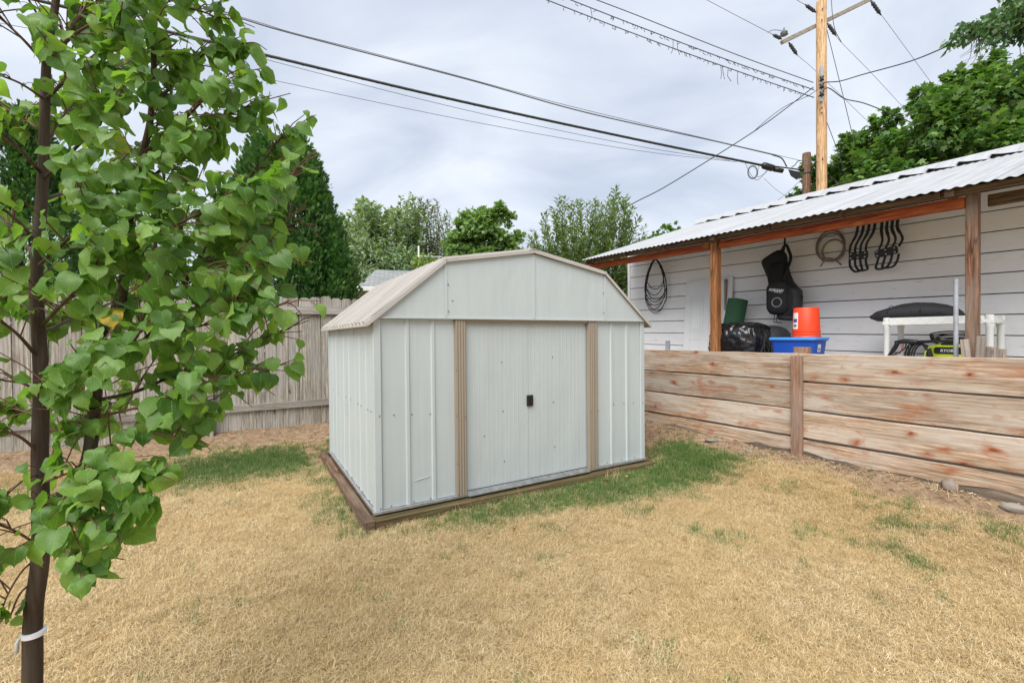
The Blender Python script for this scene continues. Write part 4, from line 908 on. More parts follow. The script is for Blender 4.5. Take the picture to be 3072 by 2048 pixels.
# arborvitae: many upright plumes
def arbor(name, label, px, Y, top_py, half_w, plumes, n, mat='arbor'):
    b = gbase(px, Y); t = tree_thing(name, label, b); top = at(px, top_py, Y).z; H = top - b.z; P = []; D = []; Nn = []; S = []
    prof = lambda f: half_w * min(1, (f / .12)) ** .5 * (max(0, 1 - max(0, f - .18) / .84)) ** .55 if f < 1 else 0
    for k in range(plumes):
        a = random.random() * 6.283; f = random.random() ** .85 * .93; r = prof(f) * random.uniform(.82, 1.03); hh = H * random.uniform(.10, .17); pr = .22 * half_w / 1.5 * random.uniform(.7, 1.3)
        c = np.array([b.x + r * math.cos(a), b.y + r * math.sin(a), b.z + f * H]); m = n // plumes; u_ = rng.random(m); an = rng.random(m) * 6.283; rad = pr * np.sin(np.pi * np.clip(u_ * .85 + .12, 0, 1)) * rng.random(m) ** .4
        q = c + np.stack([rad * np.cos(an) + (u_ - .5) * -.12 * math.cos(a), rad * np.sin(an) + (u_ - .5) * -.12 * math.sin(a), (u_ - .35) * hh], 1)
        P.append(q); d = np.stack([np.cos(an) * .5 + math.cos(a) * .35, np.sin(an) * .5 + math.sin(a) * .35, np.full(m, 1.0)], 1) + unit(m) * .35; D.append(d); Nn.append(np.stack([np.cos(an), np.sin(an), np.full(m, .25)], 1) + unit(m) * .5)
    P = np.concatenate(P); P[:, 2] = np.maximum(P[:, 2], b.z + .02); crown_obj(t, SPRAY, M[mat], P, np.concatenate(D), np.concatenate(Nn), .095 * (.6 + .8 * rng.random(len(P))))
    limbs(t, M['bark2'], [([b, b + Vector((0, 0, H * .5)), b + Vector((0, 0, H * .9))], .16, .03)]); return t
arbor('arborvitae', 'tall dark green dome shaped conifer directly behind the picket fence', 852, 9.6, 425, 1.62, 520, 62000)
arbor('arborvitae', 'dark conifer beyond the fence seen through the linden leaves', 60, 9.4, 330, 1.3, 260, 26000)
blob_tree('broadleaf_tree', 'loose green tree beyond the fence filling behind the linden crown', [(400, 640, 13, 1.6, 1.4, 1.6), (250, 760, 13, 1.5, 1.3, 1.3), (520, 800, 13, 1.4, 1.2, 1.2), (380, 880, 13, 1.8, 1.3, 1.0)], 9000, DIAMOND, M['maple2'], .14, (390, 13))
# silver poplar: several whippy leaders
def leaders(px0, px1, n, Y, tops, base, spread=.5, bend=.3):
    out_ = []
    for i in range(n):
        px = px0 + (px1 - px0) * (i + random.random()) / n; ty = tops(px) + random.uniform(0, 1) ** 1.4 * 190; tip = at(px, ty, Y + random.uniform(-spread, spread) * 2)
        st = Vector((base.x + (tip.x - base.x) * .45, base.y + (tip.y - base.y) * .45 + random.uniform(-.3, .3), base.z + (tip.z - base.z) * random.uniform(.25, .5)))
        out_.append([base.lerp(st, .3), st, st.lerp(tip, .5) + Vector((random.uniform(-bend, bend), random.uniform(-bend, bend), 0)), tip])
    return out_
def interp(pairs): xs, ys = zip(*pairs); return lambda p: float(np.interp(p, xs, ys))
b = gbase(1150, 21)
sh = leaders(1025, 1280, 130, 21, interp([(1020, 660), (1060, 610), (1110, 575), (1150, 640), (1200, 590), (1245, 570), (1290, 640)]), b, 1.0, .5)
shoot_tree('silver_poplar', 'pale silvery tree with whippy leaders far beyond the fence', b, sh, .035, .24, DIAMOND, M['silver'], .2, ang=.9, shoot_r=.025)
b = gbase(1290, 22); sh = leaders(1200, 1360, 60, 22, interp([(1200, 620), (1260, 590), (1320, 600), (1360, 650)]), b, 1.0, .5)
shoot_tree('pine_tree', 'olive green pine standing behind the silvery tree', b, sh, .035, .22, SLIM, M['pineg'], .2, ang=1.0, shoot_r=.025)
blob_tree('silver_shrub_tree', 'grey green weeping tree low behind the grey house', [(1120, 790, 19, 1.1, 1, 1.0), (1200, 830, 19, 1.2, 1, 1), (1090, 720, 20, .9, .8, .9)], 5000, SLIM, M['silver'], .22, (1140, 19))
blob_tree('green_maple', 'bright green rounded maple between the poplar and the apple tree', [(1450, 690, 17, .95, .9, .8), (1490, 640, 17, .55, .6, .5), (1395, 740, 17, .7, .7, .6), (1520, 740, 17, .65, .7, .6), (1450, 800, 17, 1.3, 1, .8), (1390, 690, 17, .4, .5, .35)], 12000, MAPLE, M['maple2'], .125, (1450, 17), spread=.15, hollow=.2)
blob_tree('yellow_shrub', 'small yellow green bush beside the vent pipe of the grey house', [(1275, 800, 13.2, .28, .3, .38), (1255, 840, 13.2, .3, .3, .3)], 900, DIAMOND, M['yellowg'], .10, (1270, 13.2), .04)
b = gbase(1760, 10.8)
sh = leaders(1575, 1945, 120, 10.8, interp([(1570, 760), (1590, 690), (1640, 610), (1690, 585), (1740, 600), (1800, 600), (1850, 560), (1880, 590), (1920, 660), (1950, 700)]), b, .45, .16)
for i in range(60):
    tip = at(random.uniform(1570, 1950), random.uniform(720, 900), 10.8 + random.uniform(-.9, .9)); st = b.lerp(tip, .55) + Vector((0, 0, .5)); sh.append([b + Vector((0, 0, 1.2)), st, tip])
shoot_tree('apple_tree', 'apple tree with upright leafy shoots behind the shed roof', b, sh, .017, .125, SLIM, M['apple'], .12, ang=.75, shoot_r=.010)
blob_tree('broadleaf_tree', 'small tree top showing just over the left end of the garage roof', [(2010, 700, 20, .5, .6, .3), (1960, 730, 20, .45, .5, .3), (2030, 780, 20, .9, .8, .9)], 1800, MAPLE, M['maple'], .16, (2010, 20))
blob_tree('big_maple', 'large leafy maple rising behind the garage ridge', [(2720, 560, 12.2, 1.45, 1.1, 1.15), (2500, 565, 14.2, 1.0, .7, .85), (2620, 480, 13.2, .95, .8, .75), (2790, 400, 11.6, 1.0, 1.1, .85), (2900, 320, 11.6, .9, 1.0, .75), (3000, 290, 11.6, .85, 1.0, .75), (3120, 330, 11.5, 1.3, 1.2, .95), (2950, 470, 11.3, 1.4, 1.2, 1.1), (3180, 520, 11.3, 1.6, 1.2, 1.3), (2565, 418, 13, .3, .3, .3), (2665, 365, 12.6, .35, .35, .33), (2765, 300, 11.8, .33, .35, .3), (2880, 238, 11.6, .32, .35, .3), (2962, 200, 11.6, .28, .3, .3), (3055, 225, 11.5, .3, .3, .25), (2445, 505, 14, .35, .3, .35), (2830, 330, 11.2, .4, .3, .25), (2470, 640, 14.2, 1.2, .7, .9)], 34000, MAPLE, M['maple'], .135, (2850, 11.8), .2, spread=.13, hollow=.4, clumps=60)
# overhanging dark branch of a tree standing to the right
b = gbase(3700, 8.0); t = tree_thing('overhanging_tree', 'dark leaved tree reaching a drooping branch over the garage', b)
tips = [(2850, 125), (2880, 100), (2930, 95), (2980, 60), (3030, 75), (2960, 120), (3060, 30), (3100, 110), (3010, 20), (3150, 60), (3200, 0), (3090, 60), (3040, 100)]
ps = []; P = []; D = []
hub = at(3250, 40, 7.6); ps.append(([b, b + Vector((-.3, 0, 4)), b + Vector((-.9, 0, 6.2)), hub], .16, .05))
for px, py in tips:
    tip = at(px, py, 7.5 + random.uniform(-.3, .3)); mid = hub.lerp(tip, .5) + Vector((0, 0, random.uniform(0, .25))); ps.append(([hub, mid, tip], .025, .005))
    for p in smooth_path([mid, tip], 14):
        for _ in range(16): P.append(p + Vector(np.clip(rng.normal(size=3), -1.6, 1.6)) * .085); D.append(Vector(unit(1)[0]) * .7 + Vector((-.2, 0, -.8)))
for i in range(16):
    st = at(random.uniform(2900, 3090), random.uniform(80, 130), 7.5); e_ = st + Vector((random.uniform(-.35, .05), 0, random.uniform(-.5, -.2))); ps.append(([st, st.lerp(e_, .5) + Vector((.04, 0, -.05)), e_], .006, .002))
for i in range(700): P.append(hub + Vector(np.clip(rng.normal(size=3), -1.5, 1.5)) * .4); D.append(Vector(unit(1)[0]))
crown_obj(t, DIAMOND, M['dark_leaf'], np.array(P), np.array(D), unit(len(P)), .10 * (.6 + .7 * rng.random(len(P)))); limbs(t, M['bark2'], ps)

# ---------------------------------------------------------------- utility poles
PY = 12.4
c = at(2465, 620, PY); pole = thing('utility_pole', 'tall tan wooden power pole with a crossarm behind the garage', 'utility pole', (c.x, c.y, .2)); topz = at(2465, 4, PY).z - .2
MB().lathe([(.134, 0), (.13, 2), (.123, topz - .02), (.114, topz)], 20).build('shaft', M['pole_new'], pole, 'auto')
pl = lambda px, py, Y=PY: at(px, py, Y) - Vector(pole.location)
a_, b_ = pl(2345, 128, PY - .12), pl(2640, -16, PY + .62); d = (b_ - a_).normalized(); up = Vector((0, 0, 1)); sd = d.cross(up).normalized(); up2 = sd.cross(d)
m = MB(); m.rings([[p + sd * x * .042 + up2 * y * .046 for x, y in ((-1, -1), (1, -1), (1, 1), (-1, 1))] for p in (a_, b_)]); m.build('crossarm', M['arm'], pole)
def insulator(p0, p1, name='insulator'):
    p0, p1 = Vector(p0), Vector(p1); N = 13; pts = [p0.lerp(p1, i / (N - 1)) for i in range(N)]
    MB().tube(pts, [.02, .02] + [.05 if i % 2 else .034 for i in range(N - 4)] + [.018, .018], 10).build(name, M['porc'], pole, True)
for (x0, y0, x1, y1) in ((2448, 38, 2415, 14), (2345, 118, 2318, 104), (2366, 128, 2392, 166), (2482, 70, 2508, 108), (2612, 2, 2643, 46)): insulator(pl(x0, y0), pl(x1, y1))
MB().lathe([(.05, 0), (.10, .02), (.04, .06), (.09, .08), (.03, .12), (.02, .2)], 14).build('pin_insulator', M['greymark'], pole, True, loc=pl(2352, 112, PY - .45) + Vector((0, 0, .04)))
MB().box((-.03, -.155, 0), (.03, -.11, .95)).build('bracket', M['galv'], pole, loc=pl(2456, 312) - Vector((0, 0, 0)) + Vector((-.02, 0, 0)))
for py in (248, 270, 293): MB().lathe([(.02, -.06), (.06, -.05), (.035, 0), (.06, .05), (.02, .06)], 12).build('spool', M['porc'], pole, True, loc=pl(2451, py) + Vector((0, -.19, 0)))
bm_ = MB().lathe([(.018, 0), (.018, .02)], 6).mesh('bolt'); bm_.materials.append(M['porc'])
for px, py in ((2456, 70), (2457, 38), (2456, 330), (2456, 345), (2458, 482)): inst('bolt', bm_, pole, pl(px, py) + Vector((0, -.12, 0)), (R(90), 0, 0))
PSY = 12.9
c = at(2420, 620, PSY); pole2 = thing('pole_stub', 'short weathered brown pole stub beside the tall tan pole', 'utility pole', (c.x, c.y, .2)); h2 = at(2420, 460, PSY).z - .2
m = MB().lathe([(.118, 0), (.116, 2), (.108, h2 - .06), (.10, h2)], 18); m.build('shaft', M['pole_old'], pole2, 'auto')
MB().lathe([(.109, 0), (.114, .005), (.114, .05), (.109, .055)], 18).build('band', M['porc'], pole2, loc=(0, 0, at(2420, 525, PSY).z - .2)); MB().box((-.16, -.06, -.03), (-.1, .06, .03), .01).build('clamp', M['porc'], pole2, loc=(0, 0, at(2420, 510, PSY).z - .2))
# wires: pixel, depth stations along each span
def wire(label, pts, r, name='overhead_wire', group='overhead wires', mat='wire', seg=5, extra=None):
    P = [at(*p) for p in pts]; t = thing(name, label, 'wire', P[0], 0, group); o = P[0]; sp = smooth_path(P, 10)
    MB().tube([p - o for p in sp], r, seg).build('strand', M[mat], t, True)
    if extra: extra(t, sp, o)
    return t
def lashing(t, sp, o):
    m = MB(); L = 0; pts = []
    for i in range(len(sp) - 1):
        for k in range(10): p = sp[i].lerp(sp[i + 1], k / 10); a = (i * 10 + k) * .9; pts.append(p - o + Vector((0, math.cos(a), math.sin(a))) * .032)
    m.tube(pts, .004, 3); m.build('lashing', M['cable'], t)
def tatters(t, sp, o):
    m = MB()
    for i in range(2, len(sp) - 2):
        for k in range(2):
            p = sp[i].lerp(sp[i + 1], random.random()) - o; ln = random.choice((.05, .08, .1, .35 if random.random() < .2 else .07)); m.tube([p, p + Vector((random.uniform(-.03, .05), 0, -ln * .6)), p + Vector((random.uniform(-.05, .08), 0, -ln))], .008, 3)
    tag(m.build('tatters', M['cable'], t), kind='stuff')
wire('thick black lashed cable bundle running to the brown pole stub', [(-900, -250, 8.2), (-200, -75, 8.8), (653, 131, 9.6), (1306, 287, 10.6), (1850, 406, 11.7), (2290, 497, 12.6)], .030, 'cable_bundle', mat='cable', seg=7, extra=lashing)
wire('twin grey cable above the thick black bundle', [(-900, -420, 8.2), (-100, -150, 8.9), (640, 34, 9.6), (872, 100, 9.9), (1400, 238, 10.8), (1755, 337, 11.5), (2150, 425, 12.3), (2325, 466, 12.7)], .015, mat='wire')
wire('slender wire riding just over the twin grey cable', [(-900, -410, 8.25), (640, 28, 9.6), (872, 97, 9.9), (1100, 155, 10.3), (1400, 235, 10.8), (1755, 330, 11.5), (2325, 464, 12.7), (2402, 482, 12.8)], .007)
wire('thin wire hanging just below the thick black bundle', [(-900, -240, 8.3), (653, 138, 9.6), (840, 190, 9.8), (1400, 331, 10.8), (1900, 436, 11.8), (2190, 482, 12.5)], .006)
wire('lowest thin wire of the span to the pole stub', [(-900, -90, 8.3), (380, 140, 9.2), (760, 228, 9.7), (1400, 362, 10.8), (1900, 450, 11.8), (2210, 486, 12.5)], .006)
wire('bare wire at the top of the three wire rack on the tall pole', [(900, -330, 9.5), (1789, 0, 11.0), (2000, 82, 11.5), (2230, 172, 11.9), (2440, 248, PY - .2)], .011)
wire('middle wire of the three wire rack with tattered insulation', [(800, -360, 9.5), (1711, 0, 11.0), (2000, 112, 11.5), (2230, 197, 11.9), (2442, 270, PY - .2)], .012, extra=tatters)
wire('bottom wire of the three wire rack with tattered insulation', [(700, -370, 9.5), (1639, 0, 11.0), (2000, 138, 11.5), (2230, 220, 11.9), (2442, 293, PY - .2)], .012, extra=tatters)
wire('high primary wire running left from the crossarm end', [(1900, -120, 11.0), (2120, 0, 11.6), (2303, 96, PY - .4), (2320, 104, PY - .4)], .006)
wire('primary wire running left from the pole top', [(2300, -60, 11.6), (2390, 0, 12.1), (2416, 15, PY)], .006)
wire('twisted black service drop falling left behind the apple tree', [(1760, 690, 11.6), (1900, 610, 11.7), (2000, 558, 11.8), (2196, 437, 12.0), (2292, 374, 12.1), (2365, 320, 12.2), (2440, 262, PY - .2)], .013, 'service_drop', mat='cable')
wire('loose second strand along the falling service drop', [(2255, 400, 12.05), (2310, 352, 12.1), (2362, 316, 12.2), (2420, 290, PY - .2), (2452, 270, PY - .3)], .008, 'service_drop', mat='cable')
wire('thick service cable rising right into the overhanging branch', [(2460, 262, PY - .2), (2474, 248, PY - .2), (2520, 244, PY - .4), (2592, 223, 11.6), (2729, 185, 10.3), (2843, 139, 9.3), (3072, 40, 7.9), (3300, -60, 6.8)], .014, 'service_drop', mat='cable')
wire('service cable dropping right into the big maple', [(2455, 290, PY - .2), (2483, 264, PY - .1), (2533, 296, 12.3), (2592, 310, 12.2), (2674, 342, 11.9), (2760, 380, 11.7)], .013, 'service_drop', mat='cable')
wire('taut guy wire running down from the crossarm to the maple', [(2480, 88, PY + .1), (2520, 250, 12.6), (2558, 408, 12.8), (2600, 590, 13)], .009, 'guy_wire')
wire('short guy wire low on the tall pole', [(2478, 360, PY + .1), (2508, 440, 12.7), (2550, 560, 13)], .009, 'guy_wire')
wire('jumper wire curving down past the crossarm', [(2493, -20, PY), (2497, 40, PY), (2505, 90, PY), (2524, 127, PY + .1)], .009)
wire('thin primary wire from the middle insulator to the maple', [(2508, 108, PY), (2524, 128, PY + .1), (2610, 215, 13), (2702, 314, 13.6), (2800, 420, 14)], .005)
wire('thin primary wire from the right insulator behind the maple', [(2643, 46, PY), (2661, 68, PY + .2), (2797, 253, 13.5), (2880, 360, 14)], .005)
wire('thin primary wire from the lower left insulator passing behind the pole', [(2392, 166, PY), (2412, 183, PY + .1), (2445, 212, 13), (2640, 400, 14)], .005)
wire('jumper loop over the end of the crossarm', [(2303, 98, PY - .4), (2318, 91, PY - .4), (2340, 92, PY - .4), (2352, 96, PY - .4)], .008)
wire('thin drop wire falling from the splice case to the garage roof', [(2292, 535, 12.6), (2330, 570, 12.5), (2390, 610, 12.4)], .005)
wire('thin drop wire crossing down left behind the garage ridge', [(2404, 538, 12.7), (2360, 580, 12.6), (2300, 625, 12.5), (2270, 650, 12.5)], .006)
wire('tie cable linking the two poles', [(2408, 482, 12.75), (2440, 483, 12.6), (2455, 485, PY - .15)], .008)
# splice cases on the bundle
t = thing('splice_case', 'black cable splice cases hung on the bundle beside the pole stub', 'splice case', at(2290, 500, 12.55)); o = Vector(t.location); q = lambda px, py, Y=12.5: at(px, py, Y) - o
MB().tube([q(2286, 492), q(2292, 497), q(2318, 505), q(2322, 508)], [.05, .09, .09, .04], 12).build('case', M['black'], t, True)
MB().tube([q(2322, 508), q(2348, 513)], [.065, .06], 12).build('case', M['black'], t, True)
m = MB(); m.rings([[q(x + s_, y, 12.45 + .15 * k) for x, y in ((2364, 508), (2398, 515), (2403, 530), (2390, 540), (2372, 528))] for k, s_ in ((0, 0), (1, 0))]); m.build('terminal_box', M['black'], t)
MB().tube([q(2286, 492, 12.6), q(2330, 500, 12.65), q(2408, 510, 12.8)], .018, 6).build('strand_end', M['cable'], t, True)
MB().tube(smooth_path([q(2318, 465, 12.7), q(2345, 475, 12.6), q(2360, 500, 12.5)], 6), .018, 6).build('riser', M['cable'], t, True)
MB().tube(smooth_path([q(2375, 502, 12.5), q(2385, 495, 12.6), q(2393, 484, 12.7), q(2405, 482, 12.8)], 6), .012, 6).build('riser', M['cable'], t, True)
m = MB()
for k in range(3): m.tube([q(2258 + 12 * math.cos(a) * (1 + .15 * k), 517 + 17 * math.sin(a) * (1 + .1 * k), 12.5 + .03 * k) for a in np.linspace(0, 2 * math.pi, 26)[:-1]], .006, 4, closed=True)
m.tube(smooth_path([q(2236, 490), q(2250, 520), q(2270, 540), q(2290, 525), q(2300, 510)], 6), .006, 4); m.tube(smooth_path([q(2278, 495), q(2272, 530), q(2295, 520), q(2305, 510)], 6), .006, 4); m.build('slack_loops', M['cable'], t, True)
# ---------------------------------------------------------------- stones and litter
def stone(label, px, py, sx, sy, sz, mat, seed, Y):
    p = at(px, py, Y); z = float(gz(p.x, p.y)); bm = bmesh.new(); bmesh.ops.create_icosphere(bm, subdivisions=3, radius=1)
    for v in bm.verts:
        n = v.co.normalized(); k = 1 + .22 * mnoise.noise(n * 1.3 + Vector((seed, 0, 0))) + .07 * mnoise.noise(n * 4 + Vector((seed, 3, 0))); v.co = Vector((n.x * sx, n.y * sy, n.z * sz)) * k
    me = bpy.data.meshes.new('stone'); bm.to_mesh(me); bm.free(); me.materials.append(mat)
    for q in me.polygons: q.use_smooth = True
    o = link(bpy.data.objects.new('stone', me)); o.location = (p.x, p.y, z + sz * .45); o.rotation_euler = (0, 0, seed); return tag(o, label, 'stone', 'stones by the terrace wall')
stone('rounded grey brown stone wedged under the rotted sill of the plank wall', 2850, 1472, .07, .05, .055, M['rock'], 1.0, 3.66)
stone('pale stone at the right end of the plank wall', 3045, 1515, .075, .05, .04, M['rock2'], 2.2, 3.28)
stone('flat pale stone on the bare soil by the plank wall', 2140, 1325, .10, .05, .02, M['rock2'], 3.1, 5.35)
stone('small flat stone at the edge of the bare soil', 2246, 1362, .05, .035, .016, M['rock2'], 4.4, 4.95)
stone('small pale stone on the soil behind the shed', 985, 1300, .05, .04, .03, M['rock2'], 5.2, 6.1)
# woody litter on bare soil
P = []
while len(P) < 4200:
    if random.random() < .55: s_ = random.uniform(-1.6, 3.4); p = YR0 + YU * s_ - YN * abs(random.gauss(.08, .28 if s_ > .6 else .1))
    else: p = F0 + FX * random.uniform(-4.6, 2.5) - FY * abs(random.gauss(.1, .33))
    sx, sy = shed_xy(p.x, p.y)
    if -.12 < sx < 3.12 and -.12 < sy < 2.45: continue
    P.append((p.x, p.y))
P = np.array(P); Zl = gz(P[:, 0], P[:, 1]) + .006; an = rng.random(len(P)) * 6.283; d = np.stack([np.cos(an), np.sin(an), rng.normal(size=len(P)) * .15], 1); nr = unit(len(P)) * .5 + np.array([0, 0, 1])
CHIP = ([(-.12, 0, 0), (.12, 0, 0), (.1, 1, 0), (-.08, .95, 0), (0, .5, .12)], [(0, 1, 4), (1, 2, 4), (2, 3, 4), (3, 0, 4)])
V_, T_, _ = leaves_np(CHIP[0], CHIP[1], np.stack([P[:, 0], P[:, 1], Zl], 1), d, nr, .012 + .035 * rng.random(len(P)) ** 2)
me = np_mesh('leaf_litter', V_, T_); s = NT('litter_mix'); g_ = s.n('ShaderNodeNewGeometry').outputs['Random Per Island']
me.materials.append(s.fin(s.ramp(g_, [(0, (.10, .065, .04)), (.4, (.26, .18, .11)), (.75, (.42, .32, .21)), (1, (.60, .52, .40))]), .9)); tag(link(bpy.data.objects.new('leaf_litter', me)), 'twigs and dry leaf crumbs on the bare soil', 'litter', kind='stuff')
for i, (px, py, Y, lab) in enumerate(((1880, 1450, 4.6, 'pale yellow fallen leaf on the green strip by the shed'), (1543, 1610, 3.4, 'tan fallen leaf on dry grass in front of the shed'), (2055, 1638, 3.25, 'brown curled leaf on dry grass right of the shed'), (1820, 1460, 4.5, 'whitish scrap lying in the green grass strip'))):
    p = at(px, py, Y); z = float(gz(p.x, p.y)); m = MB(); w_ = .02
    m.add([(-w_, 0, .0), (0, -w_ * .9, .012), (w_, 0, 0), (w_ * .6, w_ * .8, .014), (0, w_ * 1.3, .02), (-w_ * .6, w_ * .8, .012), (0, .1 * w_, -.004)], [(0, 1, 6), (1, 2, 6), (2, 3, 6), (3, 4, 6), (4, 5, 6), (5, 0, 6)])
    o = m.build('fallen_leaf', M['dead_leaf'], None); o.location = (p.x, p.y, z + .045); o.rotation_euler = (random.uniform(-.5, .5), random.uniform(-.5, .5), i); tag(o, lab, 'leaf', 'fallen leaves on the lawn')

# ---------------------------------------------------------------- young linden in front of the fence
TB = at(84, 2440, 1.42); TB = Vector((TB.x, TB.y, float(gz(TB.x, TB.y)) - .03))
linden = thing('linden_tree', 'young linden tree with heart shaped leaves and a white band on its trunk', 'tree', TB)
trunk_px = [(84, 2500, 1.42), (97, 2048, 1.42), (100, 1836, 1.42), (122, 1657, 1.42), (120, 1360, 1.42), (124, 1178, 1.42), (120, 1060, 1.42), (108, 860, 1.42), (115, 736, 1.42), (129, 526, 1.43), (136, 287, 1.44), (143, 150, 1.45), (168, 0, 1.46), (190, -250, 1.5), (205, -520, 1.5)]
def pix_tube(pts, r0, r1, name, mat, pw=1.0):
    P = [at(*p) for p in pts]; sp = smooth_path(P, 6); n = len(sp); r0 = r0 * (1 if r0 > .015 else .68); r1 = r1 * .75
    MB().tube([p - TB for p in sp], [r0 + (r1 - r0) * (i / (n - 1)) ** pw for i in range(n)], 10).build(name, mat, linden, True); return sp
tsp = pix_tube(trunk_px, .0265, .009, 'trunk', M['bark'])
